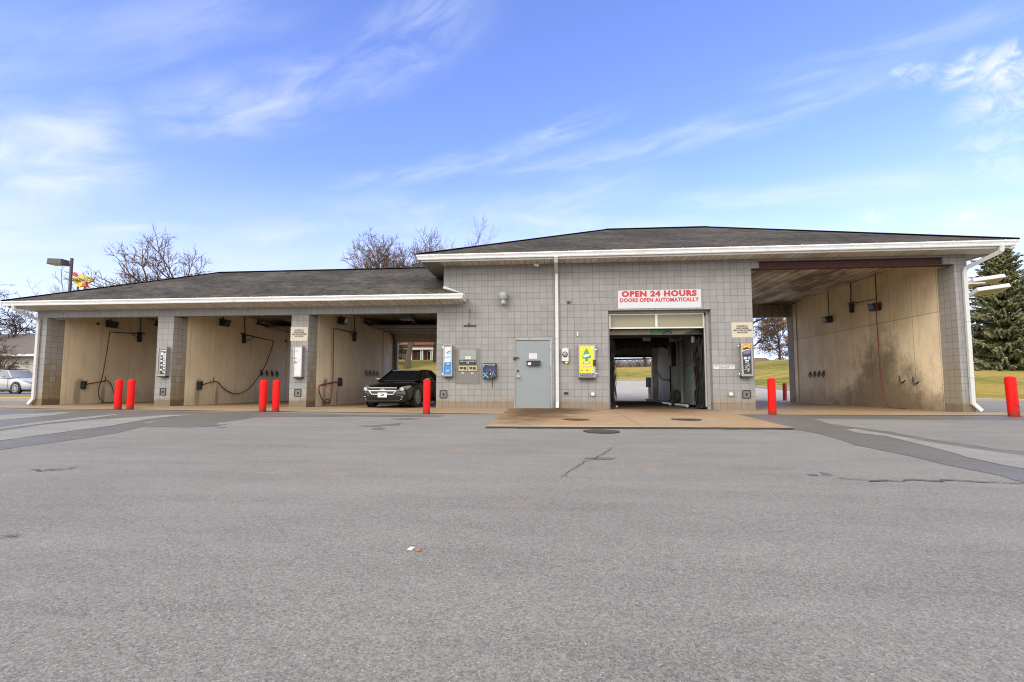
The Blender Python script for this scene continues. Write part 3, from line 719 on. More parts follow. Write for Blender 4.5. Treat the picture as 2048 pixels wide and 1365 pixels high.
mb = MB(); mb.box(29.235, 29.62, 8.83, 9.12, 0, 4.72); part('rear_post', mb, 'bay_concrete_stained')
mb = MB(); mb.box(29.215, 29.62, 9.12, 9.62, 0, 4.72); part('rear_pillar', mb, 'block_reveal_right', uv=buv)
mb = MB(); mb.box(23.65, 29.215, 9.3, 9.6, 4.14, 4.72); mb.box(23.65, 29.215, 9.24, 9.3, 4.30, 4.72); part('rear_lintel', mb, 'low_ceiling')
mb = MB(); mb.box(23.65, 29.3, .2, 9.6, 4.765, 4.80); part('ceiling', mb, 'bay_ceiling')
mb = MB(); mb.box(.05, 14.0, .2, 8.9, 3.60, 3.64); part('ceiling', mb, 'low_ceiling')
# rear of the low bays: lintel, jambs
mb = MB(); mb.box(-.31, 14.19, 8.62, 8.85, 2.97, 3.6)
part('rear_lintel', mb, 'bay_concrete')
for x0, x1 in ((-.31,.26),(4.1,5.05),(8.9,9.86),(13.75,14.19)):
    mb = MB(); mb.box(x0, x1, 8.62, 8.85, 0, 2.97); part('rear_pillar', mb, 'pale_concrete')
# rusty steel beam over the tall bay
mb = MB(); mb.box(23.86, 29.0, .06, .075, 4.29, 4.49); mb.box(23.7, 29.24, -.02, .19, 4.262, 4.284); mb.box(23.86, 29.0, .0, .19, 4.478, 4.497)
part('steel_beam', mb, 'steel_red_oxide')
# tunnel shell
mb = MB(); mb.box(18.85, 19.05, .2, 9.5, 0, 3.62); mb.box(22.93, 23.13, .2, 9.5, 0, 3.62)
mb.box(18.85, 19.55, 9.5, 9.7, 0, 3.62); mb.box(22.68, 23.13, 9.5, 9.7, 0, 3.62); mb.box(19.55, 22.68, 9.5, 9.7, 2.95, 3.62)
part('tunnel_wall', mb, 'tunnel_wall')
mb = MB(); mb.box(19.05, 22.93, .2, 9.5, 3.55, 3.62); part('tunnel_ceiling', mb, 'bay_ceiling')

# roofs
def hip(name, corners, ridge, th=.03):
    """corners: eave rectangle (x0,y0,x1,y1,z); ridge: two points. Slightly thick shingle planes."""
    x0, y0, x1, y1, z = corners; a, b = ridge
    P = [(x0,y0,z),(x1,y0,z),(x1,y1,z),(x0,y1,z),a,b]
    mb = MB(); f = [(0,1,5,4),(1,2,5),(2,3,4,5),(3,0,4)]
    mb.add(P, f); mb.add([(p[0],p[1],p[2]-th) for p in P], [tuple(reversed(q)) for q in f])
    for i in range(4):
        j = (i+1) % 4; p, q = P[i], P[j]; mb.quad(p, (p[0],p[1],p[2]-th), (q[0],q[1],q[2]-th), q)
    # ridge and hip caps
    def cap(p, q): mb.bar(Vector(p)+Vector((0,0,.012)), Vector(q)+Vector((0,0,.012)), .22, .014)
    cap(a, b)
    for i, e in ((0,a),(1,b),(2,b),(3,a)): cap(P[i], e)
    return part(name, mb, 'shingles')
hip('high_roof', (13.46, -.73, 30.40, 10.7, 4.765), ((19.95, 5.0, 7.29), (24.05, 5.0, 7.27)))
mb = MB()    # low roof: dies into the side of the high part, with a short return across its front
x0, xe, y0, z0 = -.86, 14.19, -.73, 3.535; rx, ry, rz = 3.3, 4.15, 5.61
A, Bp, Cp, Dp = (x0,y0,z0), (xe,y0,z0), (xe,ry,rz), (rx,ry,rz); E_, F_ = (x0,9.1,z0), (xe,9.1,z0)
zw = z0 + (rz-z0)*(0-y0)/(ry-y0)
for dz, rev in ((0, False), (-.03, True)):
    q = [(x, y, z+dz) for x, y, z in (A, Bp, Cp, Dp, E_, F_, (xe,-.012,zw), (14.9,y0,z0), (14.9,-.012,z0))]
    for f in ((0,1,2,3),(3,2,5,4),(0,3,4),(1,7,6),(7,8,6)): mb.add([q[i] for i in (reversed(f) if rev else f)], [tuple(range(len(f)))])
def capb(p, q): mb.bar(Vector(p)+Vector((0,0,.012)), Vector(q)+Vector((0,0,.012)), .22, .014)
capb(Dp, Cp); capb(A, Dp)
part('low_roof', mb, 'shingles', fixn=False)
mb = MB(); mb.bar((14.19,-.02,zw+.04), (14.88,-.02,z0+.06), .03, .09); part('roof_flashing', mb, 'white_trim')

# gutters: K profile, run along the eaves with mitred corners; fascia, soffit
KPROF = [(0,0),(.075,0),(.088,.03),(.088,.05),(.112,.10),(.125,.115),(.125,.15),(.112,.15),(.108,.125),(.0,.125)]
def gutter(pts, z, seams=()):
    """pts run with the building on the left-hand side (outward is to the right of travel)."""
    mb = MB(); k = len(KPROF); vs = []; n = len(pts)
    for i, p in enumerate(pts):
        p = Vector((p[0], p[1], z)); ds = []
        if i > 0: ds.append((p-Vector((*pts[i-1], z))).normalized())
        if i < n-1: ds.append((Vector((*pts[i+1], z))-p).normalized())
        ns = [Vector((d.y, -d.x, 0)) for d in ds]
        if len(ns) == 2:
            m = (ns[0]+ns[1]).normalized(); o = m/max(.2, m.dot(ns[0]))
        else: o = ns[0]
        for (s, h) in KPROF: vs.append(p+o*s+Vector((0,0,h)))
    fs = [(i*k+j, i*k+(j+1) % k, (i+1)*k+(j+1) % k, (i+1)*k+j) for i in range(n-1) for j in range(k)] + [tuple(range(k)), tuple(range((n-1)*k, n*k))]
    mb.add(vs, fs)
    for x in seams: mb.box(x-.012, x+.012, pts[1][1]-.133 if len(pts) > 2 else pts[0][1]-.133, pts[1][1]-.1, z+.105, z+.158)
    return part('gutter', mb, 'gutter_white')
gutter([(-.74,9.0),(-.74,-.62),(14.84,-.62),(14.84,-.025)], 3.375, [x*.61+.2 for x in range(-1, 24)])
gutter([(13.60,10.5),(13.60,-.62),(30.26,-.62),(30.26,10.5)], 4.605, [14.2+x*.66 for x in range(0, 25)])
mb = MB(); mb.box(-.74, 14.84, -.62, -.60, S1+.068, 3.51); mb.box(-.74, -.72, -.60, 9.0, S1+.03, 3.51); mb.box(14.82, 14.84, -.60, -.012, S1+.03, 3.51)
part('fascia', mb, 'white_trim')
mb = MB(); mb.box(13.60, 30.26, -.62, -.60, S2-.045, 4.745); mb.box(13.60, 13.62, -.60, 10.5, S2-.045, 4.745); mb.box(30.24, 30.26, -.60, 10.5, S2-.045, 4.745)
part('fascia', mb, 'white_trim')
mb = MB(); mb.add([(x, y, z+dz) for dz in (0, .015) for x, y, z in ((-.72,-.60,S1+.085),(14.82,-.60,S1+.085),(14.82,-.003,S1+.022),(-.72,-.003,S1+.022))], [(0,3,2,1),(4,5,6,7),(0,1,5,4),(1,2,6,5),(2,3,7,6),(3,0,4,7)]); part('soffit', mb, 'soffit_panels')
mb = MB(); mb.box(-.72, -.313, .0, 9.0, S1+.022, S1+.037); part('soffit', mb, 'soffit_side')
mb = MB(); mb.box(14.19, 30.24, -.60, -.003, S2-.03, S2-.01); part('soffit', mb, 'soffit_panels')
mb = MB(); mb.box(13.62, 14.188, -.60, 10.4, S2-.03, S2-.01); part('soffit', mb, 'soffit_side')
mb = MB(); mb.box(29.622, 30.24, -.003, 10.4, S2-.03, S2-.01); part('soffit', mb, 'soffit_side')
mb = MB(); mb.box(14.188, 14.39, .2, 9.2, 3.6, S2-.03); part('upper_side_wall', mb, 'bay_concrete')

# downspouts
def spout(pts, w=.075, d=.10, straps=()):
    mb = MB(); pts = [Vector(p) for p in pts]
    for i, (a, b) in enumerate(zip(pts[:-1], pts[1:])):
        t = (b-a).normalized(); mb.bar(a-t*.02, b+t*.02, d if i else d*1.05, w if i else w*1.05, up=(0,1,0) if abs(t.y) < .8 else (0,0,1))
    for z in straps:
        p = min(pts, key=lambda q: abs(q.z-z)); mb.box(p.x-d/2-.012, p.x+d/2+.012, p.y-.05, -.002, z-.012, z+.012)
    return part('downspout', mb, 'downspout_white', bevel=.012)
a = PY(1112, 510, -.68); b = PY(1113, 546, -.055); c = PY(1117, 800, -.055); d = PY(1115, 817, -.12)
spout([(a.x, -.67, 4.60), (a.x, -.60, 4.47), (b.x-.005, -.06, 4.26), (b.x, -.055, 4.15), (b.x+.01, -.055, .22), (b.x, -.13, .06)], .08, .10, (2.2,))
spout([(-.42, -.68, 3.38), (-.42, -.66, 3.27), (-.19, -.07, 2.98), (-.185, -.055, 2.88), (-.185, -.055, .24), (-.30, -.10, .06)], .08, .10, (1.4,))
spout([(29.98, -.68, 4.62), (29.97, -.66, 4.46), (29.52, -.07, 4.14), (29.50, -.055, 4.02), (29.50, -.055, .26), (29.66, -.10, .06)], .08, .105, (1.0, 2.6))

# service door: frame, leaf and its fittings
mb = MB(); mb.box(DX0, DX0+.05, .015, .16, 0, DZ); mb.box(DX1-.05, DX1, .015, .16, 0, DZ); mb.box(DX0+.05, DX1-.05, .015, .16, DZ-.10, DZ)
part('door_frame', mb, 'frame_paint', bevel=.006)
mb = MB(); mb.box(DX0+.058, DX1-.058, .04, .085, .02, DZ-.108); door = part('service_door', mb, 'door_paint', bevel=.004)
mb = MB(); mb.box(DX0+.05, DX1-.05, -.0, .16, -.0, .018); part('threshold', mb, 'aluminium')
def dpart(name, mb, mat, **k): return mb.build(name, mat, door, **k)
x0, x1, z0, z1 = pxrect(1058, 707, 1074, 718); mb = MB(); mb.box(x0, x1, .036, .04, z0, z1); mb.mi = 1
for i in range(4): rect(mb, x0+.03, x1-.03-.03*(i % 2), z1-.05-i*.035, z1-.036-i*.035, .0352)
dpart('notice', mb, ['paper_white', 'label_pink'], fixn=False)
x0, x1, z0, z1 = pxrect(1054, 722, 1080, 733); mb = MB(); mb.box(x0, x1, -.05, .04, z0+.02, z1-.03); mb.box(x0-.012, x1+.012, -.07, .04, z1-.03, z1); mb.mi = 1; mb.box(x0+.03, x0+.13, -.054, -.05, z0+.035, z1-.05); mb.mi = 2
mb.lathe([(.035,-.056),(.035,-.05)], ((x0+x1)/2+.04, 0, (z0+z1)/2-.005), 'y', 14); dpart('drop_box', mb, ['black_plastic', 'paper_white', 'dark_metal'])
p = PY(1036.5, 754.5, .03); mb = MB(); mb.lathe([(.055,.038),(.055,.025),(.022,.02),(.02,-.03),(.034,-.036),(.038,-.06),(.028,-.08),(.0,-.083)], (p.x, 0, p.z), 'y', 18); dpart('door_handle', mb, 'stainless', smooth=True)
p = PY(1036, 742, .03); mb = MB(); mb.lathe([(.034,.04),(.034,.02),(.026,.01),(.0,.01)], (p.x, 0, p.z), 'y', 16); dpart('deadbolt', mb, 'dark_metal', smooth=True)
p = PY(1032, 717, .0); mb = MB(); mb.box(p.x-.07, p.x+.10, -.012, .0, p.z-.005, p.z+.03); mb.box(p.x-.075, p.x-.02, -.03, .0, p.z-.06, p.z+.03); mb.tube([(p.x-.06,-.03,p.z-.05),(p.x-.06,-.05,p.z-.02),(p.x-.03,-.05,p.z-.02),(p.x-.03,-.03,p.z-.05)], .008, 6); dpart('hasp', mb, 'dark_metal')
for z in (.3, 1.1, 1.85):
    mb = MB(); mb.cyl((DX1-.055, .03, z-.06), (DX1-.055, .03, z+.06), .014, n=8); dpart('hinge', mb, 'frame_paint')

# tunnel doorway: frame and the half raised sectional door
mb = MB(); mb.box(22.36, 22.44, .20, .30, 0, H1); mb.box(19.385, 19.44, .20, .30, 0, H1); mb.box(19.44, 22.36, .20, .30, H1-.06, H1)
part('door_jamb', mb, 'frame_paint')
td = MB(); td.box(19.45, 22.33, .30, .34, 2.56, 2.96); tdo = part('tunnel_door', td, 'beige_panel')
mb = MB(); mb.box(19.45, 22.33, .285, .345, 2.52, 2.565); mb.box(19.45, 22.33, .285, .345, 2.955, 2.995); mb.box(20.86, 20.93, .285, .30, 2.565, 2.955)
for x in (19.45, 22.29): mb.box(x, x+.04, .287, .30, 2.565, 2.955)
mb.build('door_rail', 'aluminium', tdo)
mb = MB(); mb.add([(19.45,.36,2.99),(22.33,.36,2.99),(22.33,.8,3.40),(19.45,.8,3.40),(19.45,.32,3.01),(22.33,.32,3.01),(22.33,.8,3.44),(19.45,.8,3.44)], [(0,1,2,3),(4,7,6,5),(0,4,5,1),(2,6,7,3)])
mb.build('raised_panel', 'beige_panel', tdo)
for x, w in ((22.35,.05),(19.43,.03)): mb = MB(); mb.bar((x,.33,.1),(x,.33,2.9),w); mb.build('door_track', 'aluminium', tdo)
# rear tunnel door pulled up, with bars
mb = MB(); mb.box(19.55, 22.68, 9.42, 9.46, 2.30, 2.95); rd = part('tunnel_door', mb, 'beige_panel')
mb = MB(); mb.box(19.55, 22.68, 9.40, 9.47, 2.20, 2.30); mb.bar((20.05,9.38,2.2),(20.05,9.38,2.9),.07); mb.build('door_rail', 'black_plastic', rd)
mb = MB(); mb.bar((19.5,9.9,2.10),(22.7,9.9,2.16),.07); part('safety_bar', mb, 'yellow_bar')

# overhead doors of the three low bays, raised flat under the ceiling
for bx0, bx1 in ((.10, 4.27), (4.90, 9.06), (9.70, 13.96)):
    mb = MB()
    for y in (4.9, 5.75, 6.6, 7.45): mb.box(bx0+.14, bx1-.05, y, y+.81, 3.30, 3.345); mb.box(bx0+.14, bx1-.05, y, y+.05, 3.27, 3.30)
    dr = part('overhead_door', mb, 'door_panels')
    mb = MB(); t = [(bx0+.09, 4.4, 3.40), (bx0+.09, 7.6, 3.38), (bx0+.09, 8.1, 3.30), (bx0+.09, 8.4, 3.05), (bx0+.09, 8.52, 2.7), (bx0+.09, 8.55, .05)]
    for a, b in zip(t[:-1], t[1:]): mb.bar(a, b, .06, .05, up=(1,0,0))
    mb.bar((bx0+.09, 4.5, 3.40), (bx0+.09, 4.5, 3.6), .04); mb.bar((bx0+.09, 4.5, 3.42), (bx0+.3, 4.5, 3.60), .03)
    for y in (5.1, 5.5, 6.0, 6.4, 7.0): mb.box(bx0+.05, bx0+.15, y, y+.1, 3.34, 3.42)
    mb.build('door_track', 'dark_metal', dr)
    mb = MB(); cx = (bx0+bx1)/2; mb.box(cx-.26, cx+.26, 3.5, 4.05, 3.40, 3.58); mb.bar((cx, 4.0, 3.48), (cx, 8.5, 3.46), .05)
    mb.bar((cx-.05, 4.9, 3.46), (cx+.25, 5.2, 3.30), .04); mb.bar((cx-.12, 4.9, 3.46), (cx-.12, 4.9, 3.25), .04)
    mb.build('door_opener', 'gantry_grey', dr)
# ------------------------------------------------------------------ signs
def board(name, label, px, th, mats, draw, Y=0.0, group=None, cat='sign'):
    x0, x1, z0, z1 = pxrect(*px, Y); loc = ((x0+x1)/2, Y, z0)
    t = thing(name, label, cat, loc, group)
    mb = MB(); mb.box(x0, x1, Y-th, Y-.002, z0, z1); mb.build('board', mats[0], t, bevel=.002)
    m2 = MB(); draw(m2, x0, x1, z0, z1, Y-th-.002); m2.build('lettering', list(mats[1:]) if len(mats) > 2 else mats[1], t, fixn=False)
    return t
def zrow(a, b, z0, z1): return z1-(z1-z0)*b, z1-(z1-z0)*a      # fractions counted from the top
def d_open(m, x0, x1, z0, z1, Y):
    w = x1-x0
    put_text(m, 'OPEN 24 HOURS', x0+.045*w, x1-.05*w, *zrow(.03, .37, z0, z1), Y, .065, spacing=1.14)
    put_text(m, 'DOORS OPEN AUTOMATICALLY', x0+.025*w, x1-.025*w, *zrow(.43, .66, z0, z1), Y, .05, spacing=1.10)
board('opening_hours_sign', 'white sign with red lettering OPEN 24 HOURS above the tunnel doorway', (1236, 579, 1401.5, 618), .012, ['sign_white', 'sign_red'], d_open)
def d_bucket(m, x0, x1, z0, z1, Y):
    w = x1-x0
    for i, (s, a, b) in enumerate((('NO BUCKET OR', .24, .76), ('HAND WASHING', .21, .80), ('WHEN OTHER CUSTOMERS', .06, .94), ('ARE WAITING', .25, .75))):
        put_text(m, s, x0+a*w, x0+b*w, *zrow(.19+.14*i, .305+.14*i, z0, z1), Y, .05, spacing=1.08)
board('notice_board', 'cream notice board above the white faced box on the third pillar from the left', (581, 654, 616, 682.5), .01, ['sign_cream', 'ink_grey'], d_bucket, group='cream notices about bucket washing')
board('notice_board', 'cream notice board beside the tall right bay above the sunset faced box', (1463.3, 645, 1505, 675.8), .01, ['sign_cream', 'ink_grey'], d_bucket, group='cream notices about bucket washing')
def d_park(m, x0, x1, z0, z1, Y):
    w = x1-x0
    put_text(m, 'DO NOT PARK IN', x0+.08*w, x1-.08*w, *zrow(.14, .42, z0, z1), Y, .03, spacing=1.25)
    put_text(m, 'DOORWAY', x0+.27*w, x1-.27*w, *zrow(.56, .84, z0, z1), Y, .03, spacing=1.25)
board('no_parking_sign', 'small white sign reading DO NOT PARK IN DOORWAY right of the tunnel', (1427, 730, 1469.5, 739), .008, ['sign_white', 'ink_grey'], d_park)

# ------------------------------------------------------------------ bay control boxes
def control_box(label, px, depth, draw, mats, face=(.14, .09, .14, .10)):
    x0, x1, z0, z1 = pxrect(*px, -depth); t = thing('bay_control_box', label, 'control box', ((x0+x1)/2, 0, z0), 'pay boxes on the pillars')
    w, h = x1-x0, z1-z0
    mb = MB(); mb.box(x0, x1, -depth, -.002, z0+.03, z1); mb.build('cabinet', 'cabinet_grey', t, bevel=.008)
    mb = MB(); mb.box(x0-.008, x1+.008, -depth-.02, -depth+.001, z0+.03, z0+.055); mb.box(x0-.008, x1+.008, -depth-.02, -depth+.001, z1-.02, z1+.008)
    mb.box(x0-.008, x0+.02, -depth-.02, -depth+.001, z0+.055, z1-.02); mb.box(x1-.02, x1+.008, -depth-.02, -depth+.001, z0+.055, z1-.02); mb.build('bezel', 'stainless', t)
    mb = MB(); mb.box(x0, x1, -depth-.01, -.002, z0-.012, z0+.022); mb.build('drip_tray', 'black_plastic', t)
    for fz in (.10, .93):
        mb = MB(); mb.box(x0-.055, x0-.008, -depth*.5-.02, -depth*.5+.02, z0+fz*h-.015, z0+fz*h+.015); mb.cyl((x0-.05,-depth*.5,z0+fz*h-.03), (x0-.05,-depth*.5,z0+fz*h+.02), .012, n=8)
        mb.build('latch', 'chrome', t)
    fx0, fx1, fz0, fz1 = x0+face[0]*w, x1-face[2]*w, z0+face[3]*h, z1-face[1]*h
    mb = MB(); Y = -depth-.003
    draw(mb, fx0, fx1, fz0, fz1, Y); mb.build('face_panel', mats, t, fixn=False)
    return t
def lay(m, mi, x0, x1, z0, z1, fr, Y, k):
    m.mi = mi; a, b, c, d = fr; w, h = x1-x0, z1-z0
    rect(m, x0+a*w, x0+c*w, z1-d*h, z1-b*h, Y-.001*k)
def tri(m, mi, pts, x0, x1, z0, z1, Y, k):
    m.mi = mi; m.quad(*[(x0+a*(x1-x0), Y-.001*k, z1-b*(z1-z0)) for a, b in pts])
def blob(m, mi, cx, cy, rx, ry, x0, x1, z0, z1, Y, k, n=14, jag=0):
    tri(m, mi, [(cx+rx*math.cos(2*PI*i/n)*(1-jag*(i % 2)), cy+ry*math.sin(2*PI*i/n)*(1-jag*(i % 2))) for i in range(n)], x0, x1, z0, z1, Y, k)
def d_mono(m, x0, x1, z0, z1, Y):          # black and white, much torn
    lay(m, 0, x0, x1, z0, z1, (0,0,1,1), Y, 0); rnd = random.Random(4)
    for fr in ((.08,.03,.95,.075),(.05,.12,.5,.24),(.0,.30,.30,.36),(.48,.15,1.0,.42),(.0,.44,.45,.50),(.5,.45,.98,.50),(.08,.60,.45,.655),(.52,.53,.95,.60),(.55,.63,.9,.70),(.05,.79,.38,.86),(.6,.74,.95,.80),(.5,.86,.7,.93),(.75,.9,.95,.96)):
        lay(m, 1, x0, x1, z0, z1, fr, Y, 1)
    for i in range(7): lay(m, 0, x0, x1, z0, z1, (.56+.02*(i % 2), .18+i*.032, .56+rnd.uniform(.2,.36), .196+i*.032), Y, 2)
    for i in range(16):
        a, b = rnd.uniform(0,.85), rnd.uniform(.42,.95); lay(m, rnd.choice((0,1,2)), x0, x1, z0, z1, (a, b, a+rnd.uniform(.06,.16), b+rnd.uniform(.01,.03)), Y, 3)
control_box('tall grey box with black and white faceplate on the second pillar from the left', (314.5, 694.5, 333.8, 754), .15, d_mono, ['ink', 'paper_white', 'ad_violet'], (.30,.08,.08,.09))
def d_white(m, x0, x1, z0, z1, Y):
    lay(m, 0, x0, x1, z0, z1, (0,0,1,1), Y, 0)
    for i in range(4): lay(m, 1, x0, x1, z0, z1, (.03+.09*i, .365, .09+.09*i, .405), Y, 1)
    blob(m, 1, .24, .53, .19, .045, x0, x1, z0, z1, Y, 1); blob(m, 0, .26, .53, .09, .024, x0, x1, z0, z1, Y, 2); lay(m, 0, x0, x1, z0, z1, (.26,.50,.5,.52), Y, 3)
    for fr in ((.02,.72,.16,.735),(.05,.79,.11,.81),(.02,.85,.1,.865),(.2,.74,.26,.75),(.0,.9,.06,.92)): lay(m, 1, x0, x1, z0, z1, fr, Y, 1)
    for i in range(9): lay(m, 2, x0, x1, z0, z1, (.05+.02*i, .07+.012*i, .45+.05*(i % 4), .073+.012*i), Y, 1)
    tri(m, 2, [(.5,.5),(.95,.42),(.95,.425),(.52,.508)], x0, x1, z0, z1, Y, 1)
def put_text_fr(m, mi, s, a, b, c, d, x0, x1, z0, z1, Y, bold=0.0):
    m.mi = mi; w, h = x1-x0, z1-z0; put_text(m, s, x0+a*w, x0+c*w, z1-d*h, z1-b*h, Y, bold)
control_box('tall grey box with plain white faceplate on the third pillar from the left', (586, 692.5, 604.8, 756.5), .15, d_white, ['paper_white', 'ink', 'cabinet_grey'], (.04,.04,.09,.07))
def d_blue(m, x0, x1, z0, z1, Y):
    lay(m, 0, x0, x1, z0, z1, (0,0,1,1), Y, 0); tri(m, 1, [(0,.62),(.15,.56),(.5,.57),(.8,.55),(1,.56),(1,1),(0,1)], x0, x1, z0, z1, Y, 1)
    tri(m, 1, [(.35,.2),(.55,.15),(.98,.13),(.95,.17),(.7,.17),(.55,.21),(.95,.21),(.93,.24),(.5,.24),(.3,.26)], x0, x1, z0, z1, Y, 1)
    tri(m, 2, [(0,.37),(.3,.36),(.6,.32),(1,.33),(1,.38),(.6,.39),(.35,.42),(0,.42)], x0, x1, z0, z1, Y, 1)
    tri(m, 0, [(.12,.47),(.45,.42),(.9,.43),(.85,.52),(.4,.57),(.1,.55)], x0, x1, z0, z1, Y, 2)
    blob(m, 3, .55, .645, .34, .05, x0, x1, z0, z1, Y, 2); tri(m, 4, [(.3,.63),(.5,.60),(.85,.60),(.8,.65),(.35,.68)], x0, x1, z0, z1, Y, 3)
    tri(m, 0, [(.22,.885),(.8,.845),(.8,.872),(.24,.91)], x0, x1, z0, z1, Y, 3)
control_box('tall grey box with sky blue and white faceplate beside the change machine', (886.5, 690, 904, 755), .15, d_blue, ['paper_white', 'ad_blue', 'ad_cyan', 'ad_navy', 'label_pink'], (.10,.07,.10,.10))
def d_sunset(m, x0, x1, z0, z1, Y):
    lay(m, 4, x0, x1, z0, z1, (0,0,1,1), Y, 0); tri(m, 0, [(0,.28),(1,.24),(1,1),(.08,1)], x0, x1, z0, z1, Y, 1)
    blob(m, 1, .5, .12, .62, .12, x0, x1, z0, z1, Y, 2, 22, .12); blob(m, 2, .5, .13, .3, .06, x0, x1, z0, z1, Y, 3)
    tri(m, 0, [(.08,.17),(.5,.10),(.98,.16),(.92,.36),(.12,.38)], x0, x1, z0, z1, Y, 4); tri(m, 3, [(.1,.25),(.92,.2),(.92,.32),(.12,.36)], x0, x1, z0, z1, Y, 5)
    tri(m, 4, [(.1,.215),(.92,.165),(.92,.19),(.1,.24)], x0, x1, z0, z1, Y, 6)
    for fr in ((.14,.44,.52,.52),(.30,.545,.72,.59)): lay(m, 4, x0, x1, z0, z1, fr, Y, 4)
    lay(m, 5, x0, x1, z0, z1, (.62,.43,.92,.52), Y, 4)
    rnd = random.Random(9)
    for i in range(26):
        a, b = rnd.uniform(.2,.75), rnd.uniform(.62,.92); tri(m, rnd.choice((4,4,5,6,7)), [(a,b),(a+rnd.uniform(.08,.2),b-.012),(a+.18,b+.008),(a+.03,b+.018)], x0, x1, z0, z1, Y, 4)
control_box('tall grey box with orange sunset faceplate left of the tall right bay', (1484, 686.5, 1503, 755), .15, d_sunset, ['ink', 'ad_orange', 'ad_yellow', 'ad_violet', 'paper_white', 'ad_cyan', 'label_pink', 'ad_teal'], (.10,.02,.10,.10))

# ------------------------------------------------------------------ change machine and vending boxes
x0, x1, z0, z1 = pxrect(912, 697.5, 960.3, 768.3); t = thing('change_machine', 'flush stainless bill changer panel with two coin slots on the grey block wall', 'change machine', ((x0+x1)/2, 0, z0))
w, h = x1-x0, z1-z0
mb = MB(); mb.box(x0, x1, -.015, -.002, z0, z1); mb.build('panel', 'brushed_panel', t, bevel=.003)
mb = MB(); mb.box(x0+.135*w, x1-.15*w, -.03, -.016, z1-.32*h, z1-.03*h); mb.build('window', 'screen_grey', t, bevel=.004)
mb = MB(); rect(mb, x0+.39*w, x0+.62*w, z1-.295*h, z1-.225*h, -.032); mb.mi = 1
for i in range(2): rect(mb, x0+.43*w, x0+.58*w, z1-(.255+.025*i)*h, z1-(.243+.025*i)*h, -.033)
mb.build('notice', ['paper_white', 'label_pink'], t, fixn=False)
mb = MB(); mb.box(x0+.135*w, x1-.15*w, -.026, -.016, z1-.46*h, z1-.33*h); mb.mi = 1
put_text(mb, '$ BILL CHANGER $', x0+.16*w, x1-.17*w, z1-.38*h, z1-.345*h, -.0275, .005); put_text(mb, '$$', x0+.44*w, x0+.55*w, z1-.425*h, z1-.39*h, -.0275, .01)
mb.build('name_plate', ['ink', 'paper_white'], t, fixn=False)
for k, (a, b) in enumerate(((.11, .485), (.505, .88))):
    mb = MB(); mb.box(x0+a*w, x0+b*w, -.04, -.016, z1-.64*h, z1-.49*h); pl = mb.build('bill_slot', 'brass_plate', t, bevel=.004)
    mb = MB(); c0 = x0+a*w+.035; mb.prism([(c0,z1-.525*h),(c0+.11,z1-.525*h),(c0+.085,z1-.585*h),(c0+.025,z1-.585*h)], .006, 'y', -.046)
    mb.lathe([(.045,-.05),(.045,-.04)], (x0+b*w-.085, 0, z1-.56*h), 'y', 16); mb.build('slot_opening', 'dark_metal', pl)
for a in (.22, .62): mb = MB(); rect(mb, x0+a*w, x0+(a+.11)*w, z1-.71*h, z1-.675*h, -.017); mb.build('label', 'sign_cream', t, fixn=False)
x0, x1, z0, z1 = pxrect(965.3, 727, 992.5, 756.5, -.12); t = thing('towel_vendor', 'dark blue vending box with pale crossed lines on the grey wall', 'vending box', ((x0+x1)/2, 0, z0))
mb = MB(); mb.box(x0, x1, -.12, -.002, z0, z1); mb.build('case', 'black_plastic', t, bevel=.006)
mb = MB(); Y = -.123; w, h = x1-x0, z1-z0
lay(mb, 0, x0, x1, z0, z1, (.02,.02,.98,.98), Y, 0)
for q in ([(0,.66),(.06,.64),(.45,.97),(.40,1.0)], [(.02,.95),(.32,.62),(.36,.64),(.06,.98)]): tri(mb, 1, q, x0, x1, z0, z1, Y, 2)
for q in ([(.45,.40),(.49,.40),(.95,.82),(.93,.85)], [(.6,.95),(.8,.55),(.83,.56),(.64,.95)], [(.44,.44),(.55,.36),(.57,.38),(.46,.48)]): tri(mb, 3, q, x0, x1, z0, z1, Y, 2)
for q in ([(.55,.25),(.9,.28),(.95,.6),(.7,.5)], [(.1,.5),(.4,.3),(.4,.6),(.15,.7)]): tri(mb, 2, q, x0, x1, z0, z1, Y, 1)
put_text_fr(mb, 4, 'Luxury Tire Wipe', .18, .05, .9, .13, x0, x1, z0, z1, Y-.002, .005); put_text_fr(mb, 4, 'disposable', .42, .15, .9, .20, x0, x1, z0, z1, Y-.002)
blob(mb, 4, .09, .10, .05, .045, x0, x1, z0, z1, Y, 2); blob(mb, 4, .07, .23, .03, .025, x0, x1, z0, z1, Y, 2); blob(mb, 4, .58, .72, .05, .06, x0, x1, z0, z1, Y, 3, 10, .3)
mb.build('face_panel', ['ad_navy', 'ad_cyan', 'ad_deep', 'cabinet_grey', 'paper_white'], t, fixn=False)
mb = MB(); mb.box(x0-.004, x1+.004, -.135, -.002, z0-.02, z0); mb.bar(((x0+x1)/2+.08,-.015,z0-.30), ((x0+x1)/2+.08,-.015,z0), .012); mb.build('tray', 'dark_metal', t)

